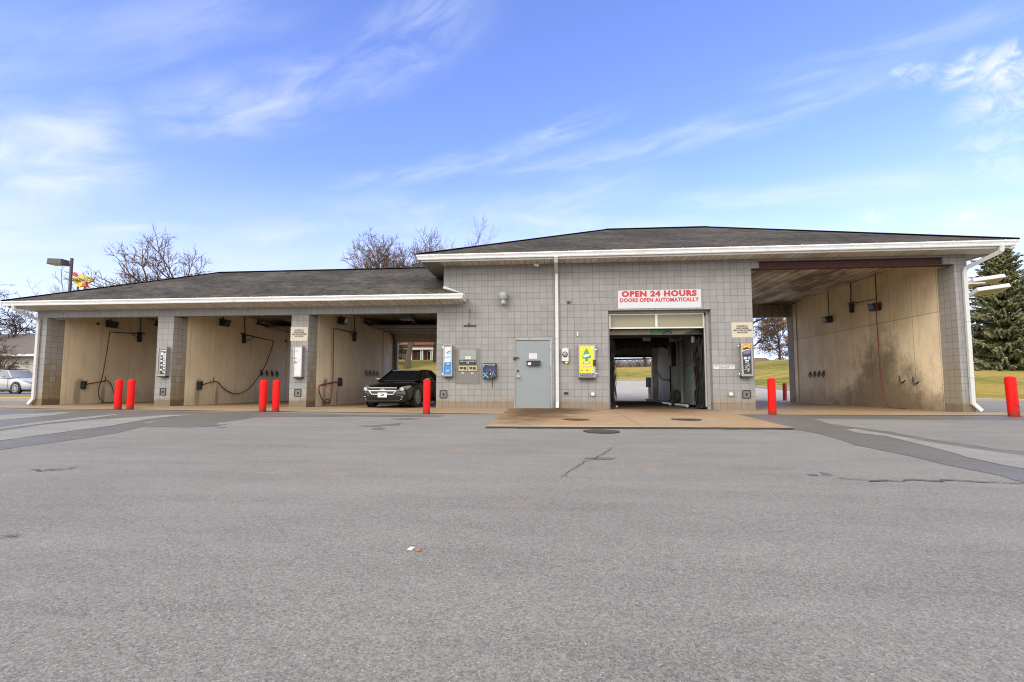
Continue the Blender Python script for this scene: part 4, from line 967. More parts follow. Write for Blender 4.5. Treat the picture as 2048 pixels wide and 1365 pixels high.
x0, x1, z0, z1 = pxrect(1157.3, 690, 1190.5, 757, -.08); t = thing('air_freshener_vendor', 'bright yellow vending box with a green fir tree picture on the wall', 'vending box', ((x0+x1)/2, 0, z0))
w, h = x1-x0, z1-z0
mb = MB(); mb.box(x0, x1, -.13, -.002, z0+.02, z1); mb.build('cabinet', 'stainless', t, bevel=.008)
mb = MB(); mb.box(x0+.03, x1-.06, -.136, -.13, z0+.055, z0+.085); mb.box(x0, x1, -.15, -.002, z0-.015, z0+.02); mb.build('drip_tray', 'black_plastic', t)
mb = MB(); Y = -.134; fx0, fx1, fz0, fz1 = x0+.06*w, x1-.10*w, z0+.155*h, z1-.05*h
lay(mb, 0, fx0, fx1, fz0, fz1, (0,0,1,1), Y, 0)
fir = [(.49,.06),(.60,.17),(.66,.20),(.63,.22),(.72,.27),(.70,.31),(.82,.36),(.80,.42),(.76,.45),(.66,.45),(.58,.47),(.60,.55),(.38,.55),(.40,.47),(.32,.46),(.20,.48),(.24,.44),(.16,.38),(.28,.32),(.26,.29),(.34,.25),(.31,.21),(.39,.16)]
tri(mb, 1, fir, fx0, fx1, fz0, fz1, Y, 1); tri(mb, 2, [(.49,.16),(.57,.24),(.55,.28),(.70,.40),(.60,.44),(.50,.46),(.52,.53),(.45,.53),(.47,.45),(.38,.42),(.28,.41),(.43,.28),(.42,.24)], fx0, fx1, fz0, fz1, Y, 2)
tri(mb, 3, [(.24,.36),(.40,.30),(.70,.28),(.72,.34),(.58,.38),(.28,.42)], fx0, fx1, fz0, fz1, Y, 3)
tri(mb, 4, [(.27,.58),(.70,.575),(.72,.60),(.70,.65),(.27,.655),(.25,.62)], fx0, fx1, fz0, fz1, Y, 1); tri(mb, 3, [(.30,.59),(.68,.587),(.69,.64),(.30,.645)], fx0, fx1, fz0, fz1, Y, 2)
lay(mb, 5, fx0, fx1, fz0, fz1, (.12,.75,.88,.785), Y, 1); lay(mb, 3, fx0, fx1, fz0, fz1, (.80,.03,.98,.09), Y, 1)
for i, (cx, mi) in enumerate(((.15,6),(.34,5),(.52,4),(.70,5),(.88,7))): blob(mb, mi, cx, .90, .055 if i % 2 == 0 else .025, .035 if i % 2 == 0 else .018, fx0, fx1, fz0, fz1, Y, 2, 10, .15)
lay(mb, 8, fx0, fx1, fz0, fz1, (0,1.0,1.05,1.07), Y, 0)
for i in range(5): blob(mb, 3, .13+.175*i, 1.035, .03, .016, fx0, fx1, fz0, fz1, Y, 2, 10)
mb.build('face_panel', ['ad_yellow', 'ad_green', 'ad_teal', 'paper_white', 'ink', 'label_pink', 'ad_violet', 'ad_cyan', 'ad_violet'], t, fixn=False)
mb = MB(); mb.box(x1-.11*w-.02, x1+.008, -.16, -.13, z0+.36*h, z0+.55*h); mb.lathe([(.035,-.17),(.035,-.16)], (x1-.05,0,z0+.44*h), 'y', 12); mb.build('coin_mechanism', 'dark_metal', t)
for fz in (.14, .86): mb = MB(); mb.box(x1, x1+.05, -.08, -.04, z0+fz*h-.015, z0+fz*h+.015); mb.build('latch', 'chrome', t)

# ------------------------------------------------------------------ coin safes set in the wall
for i, (px, lb) in enumerate((((320.5, 777, 331.7, 790.5), 'square recessed steel safe plate low on the second pillar from the left'), ((589.3, 779.3, 602.3, 793), 'square recessed steel safe plate low on the third pillar from the left'),
               ((880.2, 781.3, 894, 796), 'square recessed steel safe plate low on the wall beside the black sedan'), ((1485.5, 781.5, 1500.6, 796.5), 'square recessed steel safe plate low beside the tall right bay'))):
    x0, x1, z0, z1 = pxrect(*px); t = thing('coin_safe', lb, 'safe', ((x0+x1)/2, 0, z0), 'coin safes under the pay boxes')
    mb = MB()
    for q in ((x0-.012,x0+.012,z0,z1),(x1-.012,x1+.012,z0,z1),(x0+.012,x1-.012,z0-.012,z0+.012),(x0+.012,x1-.012,z1-.012,z1+.012)): mb.box(q[0], q[1], -.018, -.002, q[2], q[3])
    mb.build('rim', 'dark_metal', t)
    mb = MB(); mb.box(x0+.012, x1-.012, -.006, -.002, z0+.012, z1-.012); mb.build('plate', 'brushed_panel', t)
    mb = MB(); cx, cz = (x0+x1)/2, (z0+z1)/2; mb.lathe([(.028,-.006),(.026,-.03),(.0,-.032)], (cx, 0, cz+.01), 'y', 12); mb.box(cx-.02, cx+.02, -.02, -.006, cz-.05, cz-.015); mb.build('lock', 'dark_metal', t)

# ------------------------------------------------------------------ wall lamp, meter and small fittings
p0 = PY(1006.5, 596, -.14); t = thing('wall_lamp', 'grey jar shaped lamp with cage guard high on the block wall', 'lamp', (p0.x, 0, p0.z))
cx, cz = p0.x, p0.z
mb = MB(); mb.lathe([(.05,.17),(.13,.16),(.138,.10),(.138,-.02),(.118,-.05),(.118,-.052)], (cx,-.14,cz), 'z', 24); mb.box(cx-.05, cx+.05, -.05, -.002, cz+.02, cz+.12); mb.build('housing', 'lamp_grey', t, smooth=True)
mb = MB(); mb.lathe([(.07,-.052),(.075,-.10),(.07,-.19),(.04,-.22),(.0,-.225)], (cx,-.14,cz), 'z', 18); mb.build('jar', 'jar_glass', t, smooth=True)
mb = MB()
for k in range(8):
    a = 2*PI*k/8; mb.tube([(cx+.095*math.cos(a), -.14+.095*math.sin(a), cz-.05), (cx+.095*math.cos(a), -.14+.095*math.sin(a), cz-.19), (cx+.04*math.cos(a), -.14+.04*math.sin(a), cz-.235)], .006, 5)
mb.build('guard', 'lamp_grey', t)
x0, x1, z0, z1 = pxrect(1123.5, 698, 1137, 723, -.06); t = thing('electric_meter', 'grey electric meter box with round glass dial beside the downspout', 'meter', ((x0+x1)/2, 0, z0)); w, h = x1-x0, z1-z0
mb = MB(); mb.box(x0, x1, -.10, -.002, z0, z1); mb.box(x0+.05, x1-.03, -.06, -.002, z1, z1+.025); mb.build('box', 'sign_white', t, bevel=.006)
mb = MB(); mb.lathe([(.085,-.10),(.085,-.125),(.07,-.128),(.07,-.12)], (x0+.47*w, 0, z0+.55*h), 'y', 24); mb.build('ring', 'dark_metal', t)
mb = MB(); mb.lathe([(.07,-.121),(.06,-.15),(.03,-.16),(0,-.161)], (x0+.47*w, 0, z0+.55*h), 'y', 20); mb.build('dial', 'cabinet_grey', t, smooth=True)
mb = MB(); mb.lathe([(.045,-.08),(.045,-.06)], (x0+.68*w, 0, z0-.03), 'y', 14); mb.build('seal_tag', 'ad_yellow', t)
p = PY(1132, 787, -.03); mb = MB(); mb.box(p.x-.06, p.x+.06, -.05, -.002, p.z-.0, p.z+.035); mb.box(p.x-.05, p.x+.05, -.035, -.002, p.z-.03, p.z)
tag(mb.build('wall_vent', 'dark_metal', loc=(p.x, 0, p.z)), 'small hooded vent low on the wall under the electric meter', 'vent')
for (x, y, lb) in ((1185.5, 789, 'round white cap low on the wall under the yellow vending box'), (1462, 789, 'round white cap low on the wall under the small no parking sign')):
    p = PY(x, y, -.05); mb = MB(); mb.lathe([(.035,-.002),(.035,-.03),(.056,-.035),(.056,-.075),(.045,-.082),(0,-.082)], (p.x,0,p.z), 'y', 18)
    tag(mb.build('cleanout_cap', 'paper_white', loc=(p.x, 0, p.z), smooth=True), lb, 'pipe cap', 'white pipe caps on the wall')
p = PY(1155, 669, 0); mb = MB(); mb.box(p.x-.022, p.x+.022, -.03, -.002, p.z-.065, p.z+.065); tag(mb.build('sensor', 'paper_white', loc=(p.x,0,p.z), bevel=.005), 'tiny white sensor on the wall above the yellow vending box', 'sensor')
p = PY(940, 652, 0); q = PY(940, 623, 0)
t = thing('hose_bracket', 'rusty T shaped bracket on the wall above the change machine', 'bracket', (p.x, 0, p.z))
mb = MB(); mb.box(p.x-.20, p.x+.20, -.035, -.002, p.z-.018, p.z+.016); mb.bar((p.x,-.02,p.z), (p.x-.05,-.09,p.z+.07), .022); mb.build('bar', 'dark_metal', t)
mb = MB(); mb.tube([(p.x,-.012,p.z+.01),(q.x,-.012,q.z-.08)], .006, 6); mb.box(q.x-.016, q.x+.016, -.03, -.002, q.z-.06, q.z+.07); mb.build('rod', 'rust', t)
p = PY(1137.5, 605, 0); t = thing('sign_bracket', 'small empty black bracket high on the wall right of the downspout', 'bracket', (p.x, 0, p.z))
mb = MB(); mb.bar((p.x-.06,-.03,p.z+.01), (p.x+.09,-.06,p.z+.035), .014); mb.bar((p.x-.06,-.03,p.z-.025), (p.x+.07,-.05,p.z-.02), .014); mb.box(p.x-.03, p.x+.01, -.03, -.002, p.z-.045, p.z+.02); mb.build('arm', 'dark_metal', t)
p = PY(1073.5, 526, -.25); t = thing('camera', 'small white security camera under the eaves above the service door', 'camera', (p.x, -.25, 4.57))
mb = MB(); mb.cyl((p.x+.02,-.2,4.57),(p.x+.02,-.2,4.50),.012,n=8); mb.build('mount','white_paint',t)
mb = MB(); mb.obox((p.x-.01,-.25,4.47), Vector((.07,-.02,-.02)), Vector((.01,.035,.0)), Vector((.012,0,.035))); mb.build('body','white_paint',t,bevel=.006)

# ------------------------------------------------------------------ bollards
def bollard(px, lb, h=.92, lean=(0,0), mat='bollard_red', pos=None, r=.097):
    p = pos or PG(*px); b = (p.x, p.y, p.z-.02)
    mb = MB(); n = 20; pr = [(r,-.05),(r,h-.035),(r*.93,h-.012),(r*.75,h+.004),(r*.4,h+.016),(0,h+.02)]
    mb.lathe(pr, (0,0,0), 'z', n)
    for i in range(len(mb.v)):
        v = mb.v[i]; mb.v[i] = Vector((v.x+lean[0]*v.z+b[0], v.y+lean[1]*v.z+b[1], v.z+b[2]))
    o = mb.build('bollard', mat, loc=b, smooth=True)
    return tag(o, lb, 'bollard', 'red bollards guarding the bays')
bollard((235, 820), 'left red bollard of the pair in front of the left bay')
bollard((260, 820), 'right red bollard of the pair in front of the left bay')
bollard((525, 824.5), 'left red bollard of the pair in front of the middle low bay')
bollard((551, 824.5), 'right red bollard of the pair in front of the middle low bay')
bollard((853, 829), 'single red bollard in front of the black sedan', .95)
bollard((1545, 830), 'red bollard between the sunset box and the tall bay opening', .98)
br = bollard((2028.5, 834), 'leaning red bollard with chipped paint at the right edge of the lot', 1.03, (-.035, 0), r=.112)
o = br.location; rnd = random.Random(5); BASE[br.name] = Vector(o)
for k in range(7):
    mb = MB()
    a = -PI/2+rnd.uniform(-.7,.6); z = rnd.uniform(.08,.34); s = rnd.uniform(.012,.03); rr = .1145
    mb.quad(*[(o.x-.035*z+rr*math.cos(a+q*s/rr), o.y+rr*math.sin(a+q*s/rr), o.z+z+w) for q, w in ((-1,-s*.4),(1,-s*.7),(1.2,s*.6),(-.4,s*.9))])
    mb.build('paint_chip', 'dark_metal', br, fixn=False)
bollard(None, 'darker red bollard at the rear of the tall bay', .93, (0,0), 'bollard_dark_red', Vector((29.42, 10.55, .03)))

# manholes in and before the apron
def manhole(a, b, y, lb, dz):
    p, q = PG(a, y), PG(b, y); c = (p+q)/2; r = (q-p).length/2; t = thing('manhole_cover', lb, 'manhole cover', (c.x, c.y, c.z+dz), 'round iron covers by the tunnel')
    mb = MB(); mb.lathe([(r*1.0,-.01),(r*1.0,.006),(r*.9,.006),(r*.9,-.0)], (c.x,c.y,c.z+dz), 'z', 36); mb.build('rim', 'cast_iron', t)
    mb = MB(); mb.lathe([(r*.885,-.01),(r*.885,.003),(r*.7,.003),(r*.7,.005),(0,.005)], (c.x,c.y,c.z+dz), 'z', 36)
    for k in range(-4, 5):
        L = math.sqrt(max(0, .62**2-(k*.14)**2))*r; mb.box(c.x+k*.14*r-.008, c.x+k*.14*r+.008, c.y-L, c.y+L, c.z+dz+.004, c.z+dz+.009)
    mb.build('lid', 'cast_iron', t)
manhole(1126, 1178, 842.3, 'rusty iron cover on the left side of the concrete apron', .034)
manhole(1343, 1402, 842.3, 'rusty iron cover on the right side of the concrete apron', .034)
manhole(1167, 1239, 863.7, 'iron cover in the asphalt just before the concrete apron', .008)
p = PG(836, 1102); mb = MB(); mb.lathe([(.018,0),(.02,.006),(.014,.012),(0,.013)], (p.x,p.y,p.z), 'z', 9); tag(mb.build('pebble', 'brick_orange', loc=tuple(p)), 'small brown pebble on the asphalt', 'pebble')
p = PG(821, 1099); mb = MB(); mb.add([(p.x-.014,p.y-.007,p.z+.004),(p.x+.012,p.y-.014,p.z+.004),(p.x+.022,p.y+.008,p.z+.012),(p.x-.006,p.y+.014,p.z+.010),(p.x-.02,p.y-.01,p.z),(p.x+.012,p.y-.014,p.z),(p.x+.022,p.y+.008,p.z+.006),(p.x-.006,p.y+.014,p.z+.005)], [(0,1,2,3),(7,6,5,4),(0,4,5,1),(1,5,6,2),(2,6,7,3),(3,7,4,0)]); tag(mb.build('paper_scrap', 'paper_white', loc=tuple(p)), 'white paper scrap beside the brown pebble', 'litter')

# ------------------------------------------------------------------ things in the bays
def flood(base, label, conduit_top, facing=1):
    """Box floodlight on a pipe hung close to a bay wall; facing +1 points away from a wall on the left."""
    x, y, z = base; t = thing('floodlight', label, 'lamp', base, 'floodlights on the bay walls')
    f = facing
    mb = MB(); mb.add([(x-f*.10,y-.15,z-.13),(x+f*.12,y-.15,z-.15),(x+f*.20,y-.15,z+.10),(x-f*.10,y-.15,z+.14),(x-f*.10,y+.15,z-.13),(x+f*.12,y+.15,z-.15),(x+f*.20,y+.15,z+.10),(x-f*.10,y+.15,z+.14)], [(0,1,2,3),(7,6,5,4),(0,4,5,1),(1,5,6,2),(2,6,7,3),(3,7,4,0)])
    mb.build('housing', 'black_plastic', t, bevel=.012)
    mb = MB(); mb.add([(x+f*.128,y-.12,z-.12),(x+f*.128,y+.12,z-.12),(x+f*.198,y+.12,z+.075),(x+f*.198,y-.12,z+.075)], [(0,1,2,3)]); mb.build('lens', 'dark_glass', t)
    mb = MB(); mb.tube([(x-f*.04,y,z+.1),(x-f*.04,y,conduit_top)], .016, 7); mb.build('conduit', 'dark_metal', t)
def boom(wx, base, tip, top, label, f=1):
    y, z = base; t = thing('wash_boom', label, 'boom', (wx, y, z), 'swinging hose booms in the bays')
    mb = MB(); mb.box(wx, wx+f*.03, y-.09, y+.09, z-.24, z+.18); mb.cyl((wx+f*.09,y,z-.22),(wx+f*.09,y,z+.16),.04,n=10); mb.box(wx+f*.02, wx+f*.1, y-.03, y+.03, z-.2, z-.14); mb.box(wx+f*.02, wx+f*.1, y-.03, y+.03, z+.08, z+.14); mb.build('bracket', 'dark_metal', t)
    h = Vector((wx+f*.09, y, z+.12)); tp = Vector(tip); mb = MB(); d = (tp-h).normalized(); mb.tube([h-d*.22, h, h.lerp(tp,.5)-Vector((0,0,.01)), tp], [.024,.024,.02,.014], 8); mb.build('arm', 'dark_metal', t)
    mb = MB(); mb.tube([Vector((wx+f*.09,y,z-.18)), h.lerp(tp,.34)], .012, 6); mb.build('brace', 'dark_metal', t)
    mb = MB(); mb.tube([(wx+f*.06,y,z+.14),(wx+f*.03,y+.03,z+.4),(wx+f*.03,y,top)], .018, 7); mb.build('supply_pipe', 'dark_metal', t)
def hose(pts, label, mat, r=.016, smooth=True):
    P = [Vector(p) for p in pts]; out = []
    for i in range(len(P)-1):
        a, b, c, d = P[max(i-1,0)], P[i], P[i+1], P[min(i+2,len(P)-1)]
        for k in range(6):
            t = k/6; out.append(.5*((2*b)+(c-a)*t+(2*a-5*b+4*c-d)*t*t+(3*b-a-3*c+d)*t**3))
    out.append(P[-1]); mb = MB(); mb.tube(out, r, 7)
    return tag(mb.build('hose', mat, loc=tuple(P[0]), smooth=True), label, 'hose', 'hoses in the wash bays')
def brush(wx, holder, tip, label, f=1):
    """Foam brush: black bristle head in a wall holder, red handle resting on a second bracket."""
    y, z = holder; t = thing('foam_brush', label, 'brush', (wx, y, z), 'foam brushes on the bay walls')
    d = 1 if tip[1] > y else -1
    mb = MB(); mb.box(wx+f*.03, wx+f*.18, y-.06, y+.06, z-.16, z+.14); mb.build('brush_head', 'black_rubber', t, bevel=.03)
    mb = MB(); mb.tube([(wx+f*.12,y,z),tuple(tip)], .022, 8); mb.build('handle', 'hose_red', t)
    mb = MB(); mb.box(wx, wx+f*.14, y+d*.07, y+d*.10, z-.02, z+.01); mb.tube([(wx+f*.14,y+d*.085,z-.01),(wx+f*.15,y+d*.085,z+.17)], .014, 6)
    yt = tip[1]-d*.08; mb.box(wx, wx+f*.14, yt-.015, yt+.015, tip[2]-.045, tip[2]-.015); mb.tube([(wx+f*.14,yt,tip[2]-.03),(wx+f*.15,yt,tip[2]+.15)], .014, 6); mb.build('holder', 'dark_metal', t)
CLIPS = None
def clips(wx, ys, z, where, f=1):
    global CLIPS
    for i, y in enumerate(ys):
        lb = 'black mat clip on the wall of the %s' % where
        if CLIPS is None:
            t = thing('mat_clip', lb, 'clip', (wx, y, z), 'mat clips in the ' + where)
            mb = MB(); mb.box(wx, wx+.02, y-.035, y+.035, z-.1, z+.13); mb.build('plate', 'dark_metal', t)
            mb = MB(); mb.bar((wx+.02,y,z+.08),(wx+.10,y,z-.05),.06,.025); mb.bar((wx+.10,y,z-.05),(wx+.03,y,z-.16),.05,.02); mb.cyl((wx+.06,y-.05,z+.03),(wx+.06,y+.05,z+.03),.018,n=8); mb.build('jaw', 'black_plastic', t)
            CLIPS = t
        else:
            t = copy_thing(CLIPS, (wx, y, z), lb, 0 if f == 1 else PI); t['group'] = 'mat clips in the ' + where
W1, W2, W3, W4 = .085, 4.88, 9.68, 29.275
flood((W1+.14, 2.3, 3.14), 'dark floodlight high on the wall of the left bay', 3.6)
flood((W2+.14, 2.3, 3.15), 'dark floodlight high on the wall of the middle low bay', 3.6)
flood((W3+.14, 2.2, 3.16), 'dark floodlight high on the wall above the black sedan', 3.6)
flood((W4-.14, 6.05, 3.55), 'dark floodlight farther back on the wall of the tall bay', 4.76, -1)
flood((W4-.14, 3.15, 3.58), 'dark floodlight nearer the front on the wall of the tall bay', 4.76, -1)
flood((23.65+.14, 1.2, 4.02), 'dark floodlight peeking from behind the front wall in the tall bay', 4.76)
t1 = PY(219.5, 664.5, 1.95); boom(W1, (3.75, 2.82), t1, 3.6, 'dark hose boom with thin bracket in the left bay')
t2 = PY(547, 682, 5.1); boom(W2, (3.68, 2.72), t2, 3.6, 'dark hose boom in the middle low bay pointing to the rear')
t3 = PY(667.5, 656.5, 1.45); boom(W3, (3.6, 2.75), t3, 3.6, 'dark hose boom above the red hose in the bay with the sedan')
t4 = PX(1752, 598, W4-.5); boom(W4, (4.65, 3.84), t4, 4.76, 'dark hose boom in the tall right bay', -1)
def tr(wx, off, px): return [PX(x, y, wx+off) for x, y in px]
hose([t1] + tr(W1, .14, [(216,690),(211,720),(205,752)]) + tr(W1, .2, [(200,770),(197,783),(199,796),(207,804)]) + [Vector((W1+.25, 2.0, .05)), Vector((W1+.3, 2.6, .04))], 'dark red hose hanging from the boom in the left bay', 'hose_dark')
hose([t2] + tr(W2, .12, [(541,705),(531,730),(521,748)]) + tr(W2, .12, [(505,770),(490,783),(474,788),(462,786),(447,777),(437,766),(430,763)]), 'dark red hose looping across the wall of the middle low bay', 'hose_dark', .019)
hose([t3] + tr(W3, .10, [(667,690),(666.5,720),(666,755)]) + tr(W3, .12, [(664,780),(661,800),(656,806),(650,803),(653,799),(659,801),(660,806),(652,807),(645,800),(639,786),(638,775),(643,770),(655,767),(670,764)]), 'bright red hose hanging and looping beside the black sedan', 'hose_red', .021)
hose([t4] + tr(W4, -.1, [(1753.5,640),(1757,700),(1761,750),(1766,785),(1774,808)]) + [Vector((W4-.15, 2.6, .03)), Vector((W4-.2, 1.9, .03))], 'thin red hose hanging down the wall of the tall bay', 'hose_red', .013)
hose(tr(W1, .16, [(215,762),(221,767),(226,780),(231,795),(236,806)]), 'short hose end curving down behind the bollards in the left bay', 'hose_dark')
def yz(wx, x, y): p = PX(x, y, wx); return p.y, p.z
q = PX(214, 761.5, W1+.14); brush(W1, yz(W1, 162, 770), (W1+.14, q.y, q.z), 'foam brush with dark red handle in the left bay')
q = PX(430, 763, W2+.14); brush(W2, yz(W2, 394, 771), (W2+.14, q.y, q.z), 'foam brush with red handle in the middle low bay')
q = PX(648, 769, W3+.14); brush(W3, yz(W3, 675, 764), (W3+.14, q.y, q.z), 'foam brush with black head beside the sedan')
clips(W2, [4.98, 5.38, 5.80, 6.2], 1.30, 'middle low bay'); clips(W3, [4.98, 5.42, 5.86, 6.3], 1.30, 'bay with the black sedan'); clips(W4, [6.76, 7.1, 7.45, 7.8], 1.32, 'tall right bay', -1)
for (y, z) in ((2.23, .95), (1.65, .90)):
    t = thing('wall_hook', 'black J shaped hook near the floor of the tall bay wall', 'hook', (W4, y, z), 'J hooks on the tall bay wall')
    mb = MB(); mb.tube([(W4-.01,y-.1,z),(W4-.03,y-.04,z-.06),(W4-.06,y+.03,z-.08),(W4-.07,y+.06,z-.03),(W4-.07,y+.06,z+.16)], .018, 6); mb.build('hook_bar', 'black_plastic', t)
for wx, px, lb in ((W1, (195,648), 'tiny black sensor high on the wall of the left bay'), (W2, (571,683), 'tiny black sensor near the rear of the middle low bay')):
    y, z = yz(wx, *px); mb = MB(); mb.lathe([(.045,0),(.045,.05),(.03,.07),(0,.07)], (wx, y, z), 'x', 10); tag(mb.build('sensor', 'black_plastic', loc=(wx,y,z)), lb, 'sensor')

# ------------------------------------------------------------------ wash tunnel machinery
def mop(name, loc, r, h, label, axis='z', seed=1, strips=170, tilt=0):
    rnd = random.Random(seed); t = thing(name, label, 'brush', loc, None)
    c = Vector(loc); mb = MB(); ax = Vector((0,0,1)) if axis == 'z' else Vector((1,0,0))
    mb.cyl(c-ax*h/2, c+ax*h/2, r*.55, n=14); mb.build('shaft', 'mop_black', t)
    mb = MB()
    for k in range(strips):
        u = rnd.uniform(-.5,.5)*h; a = rnd.uniform(0, 2*PI); rr = r*rnd.uniform(.75,1.06)*(1.22 if rnd.random() < .12 else 1); w = rnd.uniform(.012,.032)
        if axis == 'z':
            L = rnd.uniform(.25,.6); d = Vector((math.cos(a), math.sin(a), 0)); s = Vector((-d.y, d.x, 0))*w
            p = c+Vector((0,0,u)); q = p+d*rr*.9-Vector((0,0,L*.35)); e = p+d*rr-Vector((0,0,L))
            if e.z < .05: e.z = .05
            if q.z < .05: q.z = .05
        else:
            d = Vector((0, math.cos(a), math.sin(a))); s = Vector((w,0,0))
            p = c+Vector((u,0,0)); q = p+Vector((0,d.y*rr*.55,d.z*rr*.55)); e = q+Vector((0, d.y*rr*.15, -rr*rnd.uniform(.25,.7)))
        mb.add([p-s*.5,p+s*.5,q+s,q-s,e+s*.8,e-s*.8], [(0,1,2,3),(3,2,4,5)])
    mb.build('bristles', 'mop_black', t, fixn=False); return t
mop('wash_brush', (19.36, .85, 1.22), .33, 2.3, 'shaggy black upright wash brush at the left side of the tunnel', seed=2, strips=1500)
mop('wash_brush', (22.60, .80, 1.25), .42, 2.35, 'shaggy black upright wash brush at the right side of the tunnel', seed=3, strips=2200)
mop('wash_brush', (20.78, 2.6, 2.34), .21, 2.05, 'black roller brush hanging across the top of the tunnel', 'x', 4, 1700)
t = thing('wash_gantry', 'grey and green wash machine frame inside the tunnel doorway', 'wash machine', (20.9, 1.15, 0))
mb = MB(); mb.box(19.3, 22.6, .55, .80, 2.36, 2.60); mb.mi = 1; rect(mb, 20.75, 21.30, 2.39, 2.595, .548); mb.add([(21.25,.547,2.40),(21.42,.547,2.59),(21.55,.547,2.59),(21.36,.547,2.40)], [(0,1,2,3)])
mb.mi = 1
for i in range(11): x = 19.55+i*.082; mb.add([(x,.546,2.50),(x+.05,.546,2.50),(x+.066,.546,2.58),(x+.02,.546,2.58)], [(0,1,2,3)])
mb.mi = 2; mb.tube([(21.15,.54,2.38),(21.32,.54,2.48),(21.42,.54,2.38)], .014, 5); mb.tube([(21.30,.54,2.55),(21.40,.54,2.59),(21.62,.54,2.57)], .012, 5); mb.add([(21.75,.545,2.37),(22.2,.545,2.54),(22.55,.545,2.47),(22.55,.545,2.37)], [(0,1,2,3)])
mb.build('cross_beam', ['gantry_tan', 'gantry_green', 'black_plastic'], t, fixn=False)
mb = MB(); mb.box(19.2, 22.7, 1.0, 1.5, 2.34, 2.40); mb.box(20.6, 20.85, .98, 1.1, 2.2, 2.34); mb.build('motor_tray', 'dark_metal', t)
mb = MB(); mb.box(22.32, 22.42, 3.0, 3.6, .08, 2.7); mb.box(22.40, 22.60, 1.9, 3.0, .1, 2.7); mb.mi = 1; mb.box(22.395, 22.40, 2.35, 2.6, 1.9, 2.4); mb.box(22.395, 22.40, 2.2, 2.5, .7, 1.3); mb.mi = 2; mb.box(22.393, 22.40, 2.0, 2.7, 1.45, 1.5); mb.box(22.315, 22.32, 3.1, 3.3, 1.5, 2.4)
for i in range(9): mb.lathe([(.035,-.004),(.035,.0)], (22.319, 3.15+.14*(i % 2), .4+.22*i), 'x', 8)
mb.build('side_panel', ['gantry_grey', 'gantry_green', 'black_plastic'], t)
mb = MB(); mb.box(22.35, 22.75, 4.4, 4.9, 1.55, 2.5); mb.build('control_cabinet', 'black_plastic', t, bevel=.02)
mb = MB(); mb.lathe([(.22,-.08),(.25,-.04),(.25,.04),(.22,.08)], (22.2, 3.2, .36), 'x', 20); mb.bar((22.2,3.2,.02),(22.2,3.2,.36),.09); mb.build('guide_wheel', 'black_rubber', t)
mb = MB(); mb.tube([(22.05,2.9,2.35),(22.15,2.6,2.42),(22.3,2.5,2.44)], .02, 6); mb.box(22.15, 22.24, 1.0, 1.06, 2.14, 2.36); mb.build('spray_pipe', 'aluminium', t)
t = thing('floor_rail', 'steel wheel guide rail along the wet tunnel floor', 'guide rail', (22.3, 5, 0))
mb = MB(); mb.bar((22.35,9.3,.10),(22.25,1.9,.10),.08,.1); mb.build('rail', 'dark_metal', t)
mb = MB(); mb.tube([(21.95,4.2,.09),(21.95,3.1,.09)], .05, 8); mb.build('roller', 'aluminium', t)
mb = MB(); mb.tube([(22.0,2.5,.09),(22.05,1.3,.09)], .05, 8); mb.build('roller', 'aluminium', t)
mb = MB(); mb.tube([(19.55,1.2,.05),(19.8,1.3,.05)], .04, 8); tag(mb.build('drain_pipe', 'aluminium', loc=(19.6,1.2,.05)), 'short pale pipe on the tunnel floor by the left brush', 'pipe')
hose([PX(x, y, 22.9) for x, y in ((1340,700),(1340,720),(1340.5,750),(1341,775),(1342,795),(1338,803))], 'black cable down the right wall of the tunnel', 'black_rubber', .022)
hose([PX(x, y, 22.88) for x, y in ((1317.5,745),(1320,755),(1328,760),(1337,760),(1341,767),(1341,785))], 'black cable curving across the right wall of the tunnel', 'black_rubber', .02)
# low posts with boxes outside the rear doors
for i, (x, y, s, lb) in enumerate(((22.95, 10.9, 1, 'tan post with grey control box seen through the tunnel'), (13.9, 10.4, 1, 'tan post with dark box seen behind the black sedan'))):
    t = thing('entry_post', lb, 'control post', (x, y, 0)); mb = MB(); mb.box(x-.18, x+.18, y-.15, y+.15, 0, 1.02); mb.build('post', 'pale_concrete', t, bevel=.01)
    mb = MB(); mb.box(x-.34, x+.0, y-.22, y-.152, .72, 1.24); mb.build('box', 'gantry_grey' if i == 0 else 'dark_metal', t, bevel=.01)
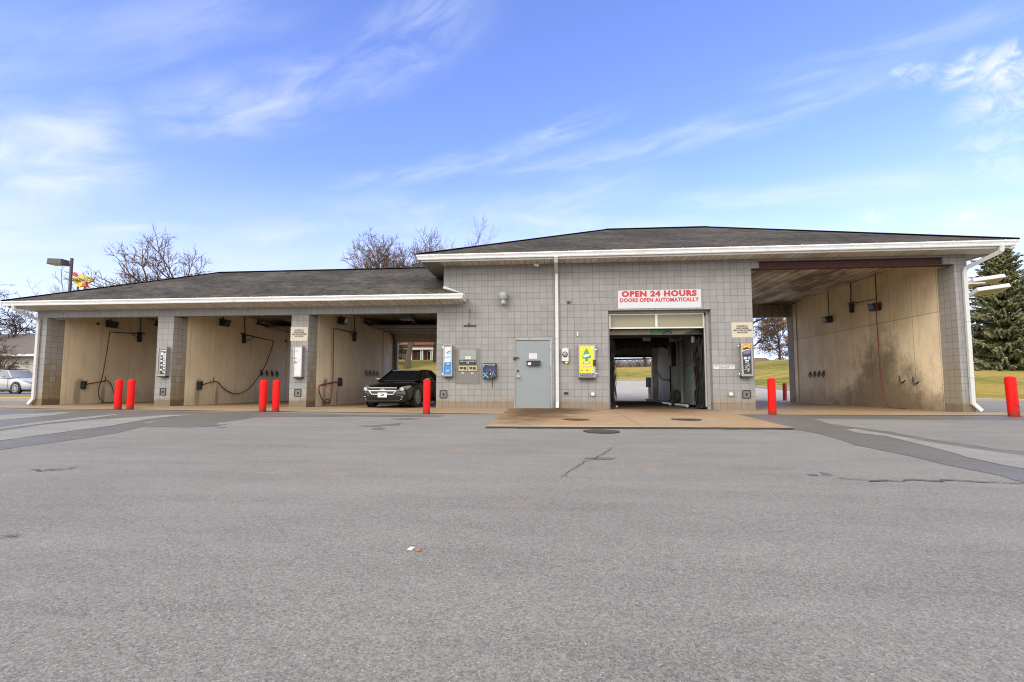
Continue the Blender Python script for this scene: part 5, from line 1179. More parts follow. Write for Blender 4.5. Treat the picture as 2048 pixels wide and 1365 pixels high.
# ------------------------------------------------------------------ cars
def loft(sections, close=True):
    mb = MB(); k = len(sections[0]); vs = [p for s in sections for p in s]
    fs = [(i*k+j, i*k+j+1, (i+1)*k+j+1, (i+1)*k+j) for i in range(len(sections)-1) for j in range(k-1)]
    fs += [tuple(range(k)), tuple(range((len(sections)-1)*k, len(sections)*k))]
    mb.add(vs, fs); return mb
def half2full(h): return [(-x, y, z) for x, y, z in reversed(h)] + [(x, y, z) for x, y, z in h[1:]] if h[0][0] == 0 else [(-x, y, z) for x, y, z in reversed(h)] + h
def car(name, label, loc, rz, paint, glass, rack=False, plate=True, trim='dark_metal', sx=1.0, sz=1.0):
    t = thing(name, label, 'car', loc, None, rz)
    def b(n, mb, m, par=None, **k):
        o = mb.build(n, m, par or t, local=True, **k); return o
    ST = [(.0,.60,.30,.56,.66),(.05,.72,.22,.60,.72),(.20,.83,.19,.66,.79),(.55,.885,.18,.74,.87),(1.05,.893,.18,.83,.945),(1.45,.895,.18,.89,.985),(2.4,.895,.18,.93,.99),
          (3.5,.895,.18,.95,1.01),(4.15,.885,.2,.96,1.03),(4.6,.85,.25,.93,1.02),(4.80,.77,.33,.86,.97),(4.86,.66,.40,.80,.90)]
    secs = []
    for y, w, zb, zs, zt in ST:
        zm = (zb+zs)/2+.02
        h = [(0,y,zb),(.80*w,y,zb),(.965*w,y,zb+.07),(w,y,zm-.06),(w,y,zm+.08),(.975*w,y,zs-.03),(.90*w,y,zs+.02),(.55*w,y,zt-.012),(0,y,zt)]
        secs.append([(x*sx, yy, z*sz) for x, yy, z in [(-x, yy, z) for x, yy, z in reversed(h[1:-1])] + [h[0]] + h[1:-1] + [h[-1]]])
    # ring order: left top .. left bottom, bottom centre, right .. top centre; closed with a wrap face
    mb = MB(); k = len(secs[0]); mb.add([p for s in secs for p in s], [(i*k+j, i*k+(j+1) % k, (i+1)*k+(j+1) % k, (i+1)*k+j) for i in range(len(secs)-1) for j in range(k)] + [tuple(range(k)), tuple(range((len(secs)-1)*k, len(secs)*k))])
    body = b('body', mb, paint, smooth=True, flat_angle=60); md = body.modifiers.new('smooth', 'SUBSURF'); md.levels = 2; md.render_levels = 2
    # glasshouse
    def gl(rows):
        vs = []; 
        for (y, z, w) in rows: vs += [(-w*sx,y,z*sz),(-w*.5*sx,y-(.04 if y < 2.2 else -.03),z*sz+.004),(w*.5*sx,y-(.04 if y < 2.2 else -.03),z*sz+.004),(w*sx,y,z*sz)]
        return vs
    R0 = [(1.42,.94,.80),(2.12,1.375,.575),(2.7,1.41,.585),(3.25,1.395,.57),(4.12,1.0,.72)]
    vs = gl(R0); base = [(-.845*sx,1.6,.92*sz),(-.86*sx,2.6,.945*sz),(-.86*sx,3.4,.96*sz),(.845*sx,1.6,.92*sz),(.86*sx,2.6,.945*sz),(.86*sx,3.4,.96*sz)]
    mb = MB(); V = vs+base; o = len(vs); f = [(0,1,5,4),(1,2,6,5),(2,3,7,6),(12,13,17,16),(13,14,18,17),(14,15,19,18)]
    f += [(0,4,o+0),(o+0,4,8,o+1),(o+1,8,12,o+2),(o+2,12,16),(3,o+3,7),(o+3,o+4,11,7),(o+4,o+5,15,11),(o+5,19,15)]
    mb.add(V, f); win = b('windows', mb, glass, smooth=True, flat_angle=30)
    mb = MB(); rows = gl([(2.08,1.366,.565),(2.4,1.40,.58),(2.85,1.415,.58),(3.30,1.39,.56)]); rr = [(x*1.03, y, z+.016) for x, y, z in rows]
    mb.add(rr + [(x, y, z-.03) for x, y, z in rr], [(i*4+j, i*4+j+1, (i+1)*4+j+1, (i+1)*4+j) for i in range(3) for j in range(3)] + [(0,12,28,16),(3,19,31,15),(0,16,17,1),(1,17,18,2),(2,18,19,3),(12,13,29,28),(13,14,30,29),(14,15,31,30)] + [(0,4,20,16),(4,8,24,20),(8,12,28,24),(3,7,23,19),(7,11,27,23),(11,15,31,27)])
    b('roof', mb, paint, smooth=True, flat_angle=50)
    mb = MB()
    for s in (-1, 1):
        for q in ([(.81,1.40,.935),(.588,2.10,1.372)], [(.862,2.62,.94),(.598,2.66,1.40)], [(.75,4.12,1.0),(.578,3.28,1.39)], [(.865,3.42,.955),(.588,3.12,1.39)]):
            mb.bar(Vector((s*q[0][0]*sx,q[0][1],q[0][2]*sz)), Vector((s*q[1][0]*sx,q[1][1],q[1][2]*sz)), .055, .05)
    b('window_pillar', mb, paint)
    for s in (-1, 1):
        mb = MB(); mb.bar((s*.852*sx,1.55,.925*sz),(s*.876*sx,2.6,.952*sz),.02); mb.bar((s*.876*sx,2.6,.952*sz),(s*.872*sx,3.45,.968*sz),.02); b('belt_trim', mb, 'chrome')
    # wheels
    for s in (-1, 1):
        for y in (.93, 3.72):
            mb = MB(); n = 28; mb.lathe([(.215,-.09),(.315,-.108),(.335,-.085),(.338,0),(.335,.085),(.315,.108),(.215,.09)], (s*.795*sx, y, .338), 'x', n, closed=True); wh = b('wheel', mb, 'black_rubber', smooth=True, flat_angle=40)
            mb = MB(); xo = s*(.895*sx+.004); mb.lathe([(.235,-.012),(.235,.02),(.205,.02),(.205,-.012)], (xo,y,.338), 'x', n, closed=True)
            for k in range(9):
                a = 2*PI*k/9; mb.bar((xo,y+.04*math.cos(a),.338+.04*math.sin(a)), (xo,y+.215*math.cos(a),.338+.215*math.sin(a)), .035, .025, up=(1,0,0))
            mb.lathe([(.06,-.015),(.06,.025)], (xo,y,.338), 'x', 14); mb.build('rim', 'rim_alloy', wh, local=True)
            mb = MB(); mb.lathe([(.232,-.004),(.232,.004)], (s*.8905*sx,y,.338), 'x', n); mb.build('brake_disc', 'dark_metal', wh, local=True)
            mb = MB(); mb.lathe([(.335,-.006),(.392,-.006),(.392,.006),(.335,.006)], (s*.8885*sx,y,.348), 'x', n, closed=True); b('wheel_arch', mb, 'black_rubber')
    # front
    for s in (-1, 1):
        mb = MB(); q = [(.50,.03,.60),(.60,-.005,.58),(.76,.14,.62),(.84,.40,.72),(.83,.52,.775),(.70,.34,.765),(.56,.13,.71)]
        c = [(s*x*sx, y-.012, z*sz) for x, y, z in q]; mb.add(c+[(x*.96, y+.07, z-.005) for x, y, z in c], [tuple(range(7)), tuple(range(13,6,-1))]+[(i,(i+1) % 7,(i+1) % 7+7,i+7) for i in range(7)])
        hl = b('headlight', mb, 'headlamp', smooth=True, flat_angle=30)
        mb = MB(); mb.lathe([(.06,-.03),(.06,.0)], (s*.66*sx,.085,.655*sz), 'y', 16); mb.build('lamp_lens', 'rim_alloy', hl, local=True)
        mb = MB(); mb.box(s*.50*sx, s*.70*sx, .028, .09, .375*sz, .395*sz); mb.box(s*.47*sx, s*.66*sx, .035, .09, .30*sz, .315*sz); b('bumper_trim', mb, 'chrome')
        mb = MB(); x = s*.93*sx; mb.obox((s*.985*sx,1.78,1.0*sz), (s*.09,0,0), (0,.05,0), (0,0,.065)); mb.bar((s*.86*sx,1.80,.96*sz),(s*.95*sx,1.79,.97*sz),.05,.04); b('mirror', mb, paint, bevel=.02)
        mb = MB()
        for y in (1.55, 2.66, 3.62): mb.bar((s*.897*sx,y,.30*sz),(s*.893*sx,y+(.05 if y > 3 else 0),.90*sz),.008,.012,up=(1,0,0))
        b('door_seam', mb, 'black_rubber')
        mb = MB()
        for y in (2.45, 3.40): mb.box(s*.893*sx, s*.925*sx, y-.11, y+.11, .83*sz, .86*sz)
        b('door_handle', mb, 'chrome' if trim == 'chrome' else paint, bevel=.006)
        mb = MB(); mb.box(s*.86*sx, s*.90*sx, 1.3, 3.3, .17*sz, .22*sz); b('sill', mb, 'black_rubber')
    mb = MB(); mb.prism([(-.47*sx,.56*sz),(-.50*sx,.685*sz),(.50*sx,.685*sz),(.47*sx,.56*sz),(.36*sx,.47*sz),(-.36*sx,.47*sz)], .05, 'y', -.02); gr = b('grille', mb, 'black_plastic')
    mb = MB(); ol = [(-.47,.585),(-.38,.475),(.38,.475),(.47,.585)]
    for p, q in zip(ol[:-1], ol[1:]): mb.bar((p[0]*sx,-.03,p[1]*sz),(q[0]*sx,-.03,q[1]*sz),.03,.022)
    mb.bar((-.5*sx,-.03,.592*sz),(.5*sx,-.03,.592*sz),.03,.026); mb.bar((-.49*sx,.005,.69*sz),(.49*sx,.005,.69*sz),.03,.02); mb.mi = 1; mb.box(-.47*sx,.47*sx,-.027,.0,.608*sz,.675*sz)
    mb.build('grille_trim', ['chrome', 'dark_metal'], gr, local=True)
    mb = MB(); mb.prism([(-.09,.630*sz),(-.035,.630*sz),(-.03,.618*sz),(.04,.618*sz),(.045,.630*sz),(.09,.630*sz),(.08,.652*sz),(.035,.652*sz),(.03,.664*sz),(-.04,.664*sz),(-.045,.652*sz),(-.08,.652*sz)], .012, 'y', -.04); mb.build('emblem', 'gold', gr, local=True)
    if plate:
        mb = MB(); mb.box(-.155, .155, -.05, -.032, .335, .485); pl = b('number_plate', mb, 'paper_white', bevel=.004)
        mb = MB(); Y = -.052; n = 16
        mb.add([(.05*math.cos(2*PI*i/n), Y, .418+.036*math.sin(2*PI*i/n)) for i in range(n)], [tuple(range(n))]); mb.mi = 1
        mb.add([(.03*math.cos(2*PI*i/n)-.002, Y-.001, .421+.018*math.sin(2*PI*i/n)) for i in range(n)], [tuple(range(n))]); mb.mi = 0
        mb.add([(-.075,Y,.45),(-.04,Y,.425),(-.03,Y,.44)], [(0,1,2)]); mb.add([(.075,Y,.45),(.04,Y,.425),(.03,Y,.44)], [(0,1,2)]); mb.add([(-.02,Y-.002,.40),(.02,Y-.002,.40),(0,Y-.002,.365)], [(0,1,2)])
        mb.build('plate_emblem', ['ink', 'paper_white'], pl, local=True, fixn=False)
    mb = MB(); mb.box(-.6*sx, .6*sx, .03, .10, .235*sz, .285*sz); b('lower_grille', mb, 'black_rubber')
    mb = MB(); mb.box(-.7*sx, .7*sx, .5, 4.4, .14, .20); b('underbody', mb, 'black_rubber')
    mb = MB(); mb.bar((-.55*sx,1.36,.955*sz),(.05*sx,1.42,.975*sz),.02); mb.bar((.0,1.36,.965*sz),(.6*sx,1.44,.965*sz),.02); b('wiper', mb, 'black_rubber')
    for s in (-1, 1):
        mb = MB(); mb.box(s*.55*sx, s*.80*sx, 4.74, 4.87, .68*sz, .84*sz); b('tail_lamp', mb, 'gas_red', bevel=.02)
    if rack:
        mb = MB()
        for s in (-1, 1): mb.tube([(s*.52*sx,2.15,1.40*sz),(s*.53*sx,2.3,1.47*sz),(s*.53*sx,3.2,1.47*sz),(s*.52*sx,3.5,1.38*sz)], .022, 6)
        mb.bar((-.53*sx,2.5,1.47*sz),(.53*sx,2.5,1.47*sz),.05,.03); mb.bar((-.53*sx,3.1,1.47*sz),(.53*sx,3.1,1.47*sz),.05,.03); b('roof_rack', mb, 'black_rubber')
    else:
        mb = MB(); mb.prism([(3.3,1.40*sz),(3.55,1.40*sz),(3.5,1.48*sz)], .03, 'x', -.015); b('antenna', mb, paint)
    return t
car('black_sedan', 'shiny black sedan parked nose out in the third bay', (12.37, -.34, .015), R(-3), 'car_black', 'car_glass', sx=.92, sz=.915)
p = CAM + ray(35, 788)*28
car('silver_wagon', 'silver car with black roof rack parked on the neighbouring lot at the far left', (p.x+.93-.1, p.y+.80, .22), R(84), 'car_silver', 'car_glass_pale', rack=True, plate=False, sz=1.02)
# ------------------------------------------------------------------ trees
def bare_tree(name, label, loc, H, spread, seed, trunk_r=.28, levels=5, fork=.28, n0=7, up=.25, twig=.016, bark='bark_grey', twigm='twig_brown', lean=(0,0), stems=1, leaves=None, droop=0.0, wig=.16, cat='tree', group='bare trees around the car wash'):
    rnd = random.Random(seed); t = thing(name, label, cat, loc, group); A, Bm, Lf = MB(), MB(), MB()
    def rv(): return Vector((rnd.uniform(-1,1), rnd.uniform(-1,1), rnd.uniform(-1,1)))
    def grow(p, d, L, r, lv):
        k = 7 if lv == 0 else 5 if lv < 3 else 4; pts = [p.copy()]; rs = [r]; end = r*(.5 if lv < levels else .5); dd = d.copy()
        for i in range(k):
            dd = (dd + rv()*wig*(1+.25*lv) + Vector((0,0,up*.12*(1 if lv else .3)-droop*(lv > 2)))).normalized(); p = p + dd*L/k; pts.append(p.copy()); rs.append(max(twig*.55, r+(end-r)*(i+1)/k))
        (A if lv <= 1 else Bm).tube(pts, rs, 8 if lv == 0 else 6 if lv == 1 else 4 if lv < 4 else 3, cap=False)
        if lv >= levels:
            if leaves:
                for _ in range(leaves):
                    q = pts[rnd.randint(1, k)]+rv()*.22; a, c = rv().normalized()*.10, rv().normalized()*.08; Lf.add([q-a-c*.3, q-c, q+a, q+c], [(0,1,2,3)])
            return
        n = n0 if lv == 0 else rnd.randint(3, 5) if lv < 3 else rnd.randint(2, 4)
        for j in range(n):
            f = (fork+(1-fork)*(j+.5)/n) if lv == 0 else rnd.uniform(.25, 1.0); i = min(k-1, int(f*k)); q = pts[i].lerp(pts[i+1], f*k-i); base = (pts[i+1]-pts[i]).normalized()
            side = base.cross(rv()).normalized()
            if lv == 0: a = 2.4*j+rnd.uniform(-.5,.5); side = Vector((math.cos(a), math.sin(a), 0))
            ang = R(rnd.uniform(28, 62)) if lv else R(rnd.uniform(30, 65)*(1-.35*f)); nd = (base*math.cos(ang)+side*math.sin(ang)).normalized()
            if lv < 2: nd = (nd*Vector((spread,spread,1)) if False else Vector((nd.x*spread, nd.y*spread, nd.z))).normalized()
            ll = L*rnd.uniform(.50,.72)*(1.0 if lv else (1.05-.35*f)); grow(q, nd, ll, max(twig, rs[i]*rnd.uniform(.52,.74)), lv+1)
        grow(pts[-1], (pts[-1]-pts[-2]).normalized(), L*.55, max(twig, rs[-1]), lv+1)
    for s in range(stems):
        a = 2*PI*s/max(1, stems)+.4; off = Vector((math.cos(a), math.sin(a), 0))*(.35 if stems > 1 else 0)
        grow(Vector(loc)+off*2.2, (Vector((lean[0], lean[1], 1))+off*.16).normalized(), H*.52, trunk_r, 0)
    A.build('trunk', bark, t, smooth=True); Bm.build('branches', twigm, t, smooth=True)
    if leaves: Lf.build('dry_leaves', 'dry_leaves', t, fixn=False)
    return t
def spruce(name, label, loc, H, Rb, seed, mat='needles', clear=.05, dens=1.0, droop=.35, group=None, sz=1.0, shape=.85):
    rnd = random.Random(seed); t = thing(name, label, 'tree', loc, group); b = Vector(loc)
    mb = MB(); mb.tube([b+Vector((0,0,-.3)), b+Vector((0,0,H*.5)), b+Vector((0,0,H))], [H*.022, H*.013, .02], 9)
    N = MB(); z = H*clear
    while z < H*.985:
        f = z/H; Rr = Rb*(1-f)**shape*rnd.uniform(.62, 1.1)+.12; n = int((7+5*(1-f))*dens)
        for k in range(n):
            a = 2*PI*(k+rnd.random())/n; L = Rr*rnd.uniform(.55, 1.15); d = Vector((math.cos(a), math.sin(a), 0)); s = Vector((-d.y, d.x, 0))
            zj = z+H*.045*rnd.uniform(-.7,.7); tilt = lerp(-droop, .45, f**1.5)+rnd.uniform(-.1,.1); pts = []
            for i in range(6):
                u = i/5; pts.append(b+Vector((0,0,zj))+d*L*u+Vector((0,0, tilt*L*u - .18*L*math.sin(u*PI)*(1-f) + .16*L*u*u*(1-f))))
            mb.tube(pts, [.02+.012*L, .018, .015, .012, .01, .006], 3, cap=False)
            m = int((12+26*L/ max(1, Rb))*2.1*sz)
            for q in range(m):
                u = rnd.uniform(.12, 1.02); i = min(4, int(u*5)); p = pts[i].lerp(pts[min(5, i+1)], u*5-i)
                ln = rnd.uniform(.22,.5)*(.55+.45*(1-u))*(1.2 if L > 2 else .8); sd = rnd.choice((-1,1))
                e = (d*rnd.uniform(.35,.9) + s*sd*rnd.uniform(.2,.9) + Vector((0,0,rnd.uniform(-.75,.10)))).normalized(); w = e.cross(Vector((rnd.uniform(-.3,.3),rnd.uniform(-.3,.3),1))).normalized()*rnd.uniform(.035,.085)
                p1 = p+e*ln*.55; p2 = p+e*ln-Vector((0,0,.08*ln+.05)); N.add([p-w*.5, p+w*.5, p1+w, p1-w, p2], [(0,1,2,3),(3,2,4)])
        z += H*(.030+.018*(1-f))*rnd.uniform(.8,1.2)/max(.6, dens)
    mb.build('trunk', 'bark_dark', t); N.build('crown', mat, t, fixn=False); return t

def P3(x, y, Y): return PY(x, y, Y)
def on_bank(px, Y):
    p = PY(px, 700, Y); return Vector((p.x, Y, bank_z(p.x, Y)-.05))
p = P3(310, 590, 46); bare_tree('oak_tree', 'tall bare tree with wide branching crown behind the low roof, left of its twin', (p.x, 46, .8), 20.0, 1.7, 11, .58, 5, .26, 9, .28, .028, wig=.15)
p = P3(388, 560, 50); bare_tree('oak_tree', 'slimmer bare tree with upright crown at the right of the left tree pair', (p.x, 50, .8), 21.0, 1.3, 23, .46, 5, .30, 8, .4, .028, wig=.13)
p = P3(806, 540, 46); bare_tree('oak_tree', 'bare twin stemmed tree rising over the ridge beside the upper roof', (p.x, 46, bank_z(p.x,46)), 18.0, .72, 35, .40, 5, .24, 9, .6, .024, stems=2, wig=.13)
p = P3(706, 540, 62); bare_tree('young_tree', 'small pale bare treetop left of the twin stemmed tree', (p.x, 62, bank_z(p.x,62)), 16.3, .9, 37, .2, 4, .4, 6, .5, .02)
p = P3(897, 490, 62); bare_tree('young_tree', 'thin bare treetop just above the upper roof edge', (p.x, 62, bank_z(p.x,62)), 23.4, .8, 41, .22, 4, .4, 6, .6, .02)
p = P3(140, 560, 72); bare_tree('young_tree', 'faint bare tree behind the tall lamp post', (p.x, 72, 1), 25.5, 1.2, 43, .3, 4, .4, 8, .4, .022)
p = P3(28, 690, 33); bare_tree('oak_tree', 'dark gnarled tree behind the neighbouring building', (p.x, 33, .2), 13.6, 1.9, 52, .42, 5, .34, 8, .2, .02, 'bark_dark', 'bark_dark', wig=.26)
p = P3(8, 738, 19); bare_tree('small_tree', 'small pruned bare tree in front of the neighbouring building', (p.x, 19, .2), 4.0, 1.7, 61, .12, 4, .42, 7, .3, .014, 'twig_brown', 'bark_grey')
q = on_bank(1560, 66); bare_tree('maple_tree', 'bare tree with clinging brown leaves seen through the tall bay', tuple(q), 9.6, 1.3, 71, .2, 5, .18, 8, .35, .016, leaves=2, bark='bark_dark', twigm='bark_dark')
q = on_bank(1586, 74); bare_tree('maple_tree', 'low russet leaved tree at the right edge of the tall bay view', tuple(q), 6.2, 1.5, 75, .14, 4, .12, 8, .3, .018, leaves=5)
q = on_bank(1486, 44); bare_tree('oak_tree', 'bare tree whose limbs reach into the tall bay view from the left', tuple(q), 10.5, 1.6, 83, .26, 5, .3, 8, .25, .014, 'bark_dark', 'bark_dark')
q = on_bank(1292, 60); bare_tree('young_tree', 'dark tree trunk in the brush seen through the tunnel', tuple(q), 9, 1.0, 89, .26, 4, .4, 6, .4, .016, 'bark_dark', 'bark_dark')
q = on_bank(870, 53); bare_tree('young_tree', 'bare trunk at the right of the brick house view', tuple(q), 11, 1.0, 97, .30, 4, .4, 7, .4, .016, 'bark_dark', 'bark_grey')
p = P3(2014, 750, 30); spruce('spruce_tree', 'large drooping green spruce beyond the right bay', (p.x, 30, bank_z(p.x, 30)-.1), 10.9, 4.3, 5, dens=1.7, sz=2.3, droop=.34, shape=.62)
p = P3(2150, 750, 34); spruce('spruce_tree', 'second spruce partly outside the right edge of the view', (p.x, 34, bank_z(p.x, 34)-.1), 10.5, 4.5, 6, dens=1.0, sz=1.0, droop=.30, shape=.75)
q = on_bank(783, 50); spruce('hemlock_tree', 'dark evergreen in front of the brick house', tuple(q), 12.5, 5.2, 8, 'hemlock', .19, 1.1, .5, sz=1.1)
def brush(name, label, px0, px1, Y, h, n, seed, mat='brush_twigs', cat='hedge'):
    rnd = random.Random(seed); a, c = on_bank(px0, Y), on_bank(px1, Y); mb = MB()
    for k in range(n):
        p = a.lerp(c, rnd.random())+Vector((0, rnd.uniform(-1.2,1.2), rnd.uniform(-.1,.1))); hh = h*rnd.uniform(.4,1.1)
        d = Vector((rnd.uniform(-.7,.7), rnd.uniform(-.5,.5), 1)).normalized(); q = p+d*hh*.5+Vector((rnd.uniform(-.3,.3),0,0)); e = q+Vector((rnd.uniform(-.7,.7), rnd.uniform(-.3,.3), .6))*hh*.5
        mb.tube([p, q, e], [.03,.022,.012], 3, cap=False)
    return tag(mb.build(name, mat, loc=tuple(a)), label, cat)
brush('hedge', 'brown leafless hedge along the top of the field seen through the tunnel', 1195, 1330, 61, 1.9, 900, 3)
brush('hedge', 'low brown scrub at the top of the field seen through the tall bay', 1520, 1640, 70, 1.3, 500, 5)
brush('hedge', 'thin scrub at the foot of the large spruce', 1950, 2120, 36, .9, 300, 7)

# ------------------------------------------------------------------ houses beyond
def gable(mb, x0, x1, y0, y1, z0, zr, ov=.4, th=.18, axis='x'):
    """Pitched roof, ridge along x (or y), eaves at z0, ridge at zr."""
    if axis == 'x':
        ym = (y0+y1)/2; s = (zr-z0)/(ym-y0); q = [(y0-ov, z0-ov*s), (ym, zr), (y1+ov, z0-ov*s), (y1+ov, z0-ov*s+th), (ym, zr+th), (y0-ov, z0-ov*s+th)]; mb.prism(q, x1-x0+2*ov, 'x', x0-ov)
    else:
        xm = (x0+x1)/2; s = (zr-z0)/(xm-x0); q = [(x0-ov, z0-ov*s), (xm, zr), (x1+ov, z0-ov*s), (x1+ov, z0-ov*s+th), (xm, zr+th), (x0-ov, z0-ov*s+th)]; mb.prism(q, y1-y0+2*ov, 'y', y0-ov)
def window(par, x, y, z, w, h):
    mb = MB(); mb.box(x-w/2-.09, x+w/2+.09, y-.05, y, z-.09, z+h+.09); f = mb.build('window', 'white_paint', par)
    mb = MB(); mb.box(x-w/2, x-.02, y-.065, y-.052, z, z+h); mb.box(x+.02, x+w/2, y-.065, y-.052, z, z+h); mb.build('pane', 'window_dark', f)
# neighbour on the left
a, c = P3(0, 711, 25), P3(37, 740, 25); t = thing('neighbour_building', 'low cream building with mauve shingle roof behind the silver car', 'building', (-34, 27, .2))
mb = MB(); mb.box(-52, -23, 25, 36, .1, 3.55); mb.build('wall', 'wall_beige', t)
mb = MB(); P = [(-53,24.3,3.6),(-22,24.3,3.6),(-22,36.7,3.6),(-53,36.7,3.6),(-47,30.5,6.3),(-28,30.5,6.3)]; mb.add(P+[(x,y,z-.12) for x,y,z in P[:4]], [(0,1,5,4),(1,2,5),(2,3,4,5),(3,0,4),(9,8,7,6)]+[(i,i+6,(i+1)%4+6,(i+1)%4) for i in range(4)]); mb.build('roof', 'roof_mauve', t)
mb = MB(); mb.box(-53.05, -21.95, 24.16, 24.29, 3.45, 3.66); mb.build('gutter', 'white_paint', t)
p0, p1 = P3(13, 729, 25), P3(37, 742, 25); window(t, (p0.x+p1.x)/2, 25, p1.z, p1.x-p0.x-.2, p0.z-p1.z-.1); window(t, -38.5, 25, p1.z, 1.2, .6)
# brick house on the hill
hz = bank_z(-4, 60)+.0; t = thing('brick_house', 'red brick house with white porch columns on the hill behind the sedan', 'house', (-4, 64, hz))
mb = MB(); mb.box(-10.5, 1.2, 62, 71, hz-.6, hz+2.9); mb.build('wall', 'brick_red', t)
mb = MB(); mb.prism([(-4.6,hz+2.9),(1.2,hz+2.9),(-1.7,hz+5.3)], .3, 'y', 61.7); mb.build('gable_wall', 'brick_red', t)
mb = MB(); gable(mb, -10.5, 1.2, 62, 71, hz+2.9, hz+5.6); mb.build('roof', 'roof_brown', t)
mb = MB(); mb.box(-7.6, -1.0, 59.6, 62, hz+1.75, hz+1.95); mb.box(-7.8, -.8, 59.4, 59.6, hz+1.68, hz+2.0); mb.build('porch_roof', 'white_paint', t)
for x in (-7.4, -5.05, -4.55, -3.0, -2.72, -1.35, -1.08):
    mb = MB(); mb.box(x-.09, x+.09, 59.7, 59.88, hz-.3, hz+1.75); mb.box(x-.13, x+.13, 59.66, 59.92, hz-.3, hz-.12); mb.build('porch_column', 'white_paint', t)
mb = MB(); mb.box(-7.7, -.9, 59.6, 62, hz-.7, hz-.28); mb.build('porch_floor', 'brick_red', t)
for x in (-6.2, -2.0, .3): window(t, x, 62, hz+.2, .9, 1.3)
mb = MB(); mb.box(-4.25, -3.3, 61.95, 62, hz-.3, hz+1.6); mb.build('door', 'window_dark', t)
# orange brick house over the brow, seen through the tall bay
q = on_bank(1518, 86); t = thing('orange_house', 'orange brick house on the skyline seen through the tall bay', 'house', (q.x, 88, q.z))
mb = MB(); mb.box(q.x-8, q.x+3.6, 88, 96, q.z-1, q.z+.95); mb.build('wall', 'brick_orange', t)
mb = MB(); gable(mb, q.x-8, q.x+3.6, 88, 96, q.z+.95, q.z+2.4, .3); mb.build('roof', 'roof_brown', t)
mb = MB(); mb.prism([(q.x-.9,q.z+.9),(q.x+2.4,q.z+.9),(q.x+.6,q.z+1.75)], .8, 'y', 87.4); mb.build('gable_wall', 'brick_orange', t)
mb = MB(); mb.box(q.x-1.6, q.x-.9, 87.6, 88.4, q.z, q.z+2.2); mb.build('chimney', 'brick_red', t)
window(t, q.x+.55, 87.4, q.z-.05, .8, .75)
mb = MB(); mb.box(q.x-9, q.x+6, 86.4, 86.7, q.z-.4, q.z+.12); tag(mb.build('low_wall', 'pale_concrete', loc=(q.x,86.5,q.z)), 'pale low wall along the brow in front of the orange house', 'wall')

# ------------------------------------------------------------------ lamps and the fuel sign
p = P3(139, 590, 22); zt = P3(142, 517, 22).z; t = thing('lamp_post', 'brown lamp post with one box head above the low roof', 'street lamp', (p.x, 22, .2))
mb = MB(); mb.bar((p.x,22,.2),(p.x,22,zt),.17); mb.build('pole', 'pole_brown', t, bevel=.01)
mb = MB(); mb.bar((p.x,22,zt-.28),(p.x-.35,21.9,zt-.28),.10); mb.build('arm', 'pole_brown', t)
mb = MB(); c = Vector((p.x-1.02, 21.8, zt-.33)); mb.add([c+Vector(v) for v in ((-.72,-.42,-.28),(.66,-.42,-.34),(.66,.42,-.34),(-.72,.42,-.28),(-.72,-.36,.24),(.62,-.36,.16),(.62,.36,.16),(-.72,.36,.24))], [(0,3,2,1),(4,5,6,7),(0,1,5,4),(1,2,6,5),(2,3,7,6),(3,0,4,7)]); mb.build('lamp_head', 'pole_brown', t, bevel=.03)
mb = MB(); mb.add([c+Vector(v) for v in ((-.6,-.32,-.295),(.54,-.32,-.345),(.54,.32,-.345),(-.6,.32,-.295))], [(0,1,2,3)]); mb.build('lens', 'jar_glass', t)
p = P3(1934, 600, 16); t = thing('lamp_post', 'white twin head lamp post behind the right corner of the car wash', 'street lamp', (p.x-.2, 16, 0))
za = P3(1940, 566, 16).z; x0 = p.x-.2
mb = MB(); mb.bar((x0,16,-.1),(x0,16,za+.15),.15); mb.build('pole', 'fixture_white', t)
mb = MB(); mb.bar((x0,16,za-.05),(x0+1.0,15.7,za-.08),.07); mb.bar((x0,16,za+.04),(x0+.6,16.2,za+.08),.06); mb.build('arm', 'fixture_white', t)
for (ax_, ay_, yy) in ((1969, 562, 16.4), (1978, 581, 15.6)):
    c = P3(ax_, ay_, yy); T = R(16); u = Vector((.80, -.10, .10)); v = Vector((.05, .40*math.cos(T), -.40*math.sin(T))); w = u.cross(v).normalized()
    mb = MB(); mb.obox(c, u, v, w*.12); mb.build('lamp_head', 'fixture_white', t, bevel=.03)
    m2 = MB(); q = c-w*.128; m2.quad(q-u*.78-v*.72, q+u*.78-v*.72, q+u*.78+v*.72, q-u*.78+v*.72); m2.build('lens', 'fixture_lens', t, fixn=False)
Y = 62; s0, s1, s2, s3 = pxrect(141.5, 545, 187, 577, Y); cx, cz = (s0+s1)/2, (s2+s3)/2; w, h = s1-s0, s3-s2; t = thing('fuel_sign', 'yellow and blue fuel station sign with a red arrow behind the lamp post', 'sign', (cx, Y, .5))
def fr(a, bq): return (s0+a*w, s3-bq*h)
mb = MB(); mb.prism([fr(*q) for q in ((.20,.46),(.42,.10),(.60,.22),(.80,.46),(.78,.60),(.55,.90),(.38,.94),(.18,.60))], .4, 'y', Y-.2); mb.build('diamond', 'gas_yellow', t)
mb = MB(); mb.prism([fr(*q) for q in ((.02,.36),(.20,.32),(.55,.30),(.82,.28),(.98,.44),(.99,.56),(.84,.66),(.5,.64),(.1,.62),(.0,.58))], .5, 'y', Y-.25); mb.build('name_panel', 'gas_yellow', t)
mb = MB(); mb.prism([fr(*q) for q in ((.08,.02),(.16,-.02),(.30,.20),(.26,.27),(.14,.24))], .5, 'y', Y-.26); mb.prism([fr(*q) for q in ((.58,.74),(.72,.70),(.80,.98),(.70,.92),(.56,.86))], .5, 'y', Y-.26); mb.build('arrow', 'gas_red', t)
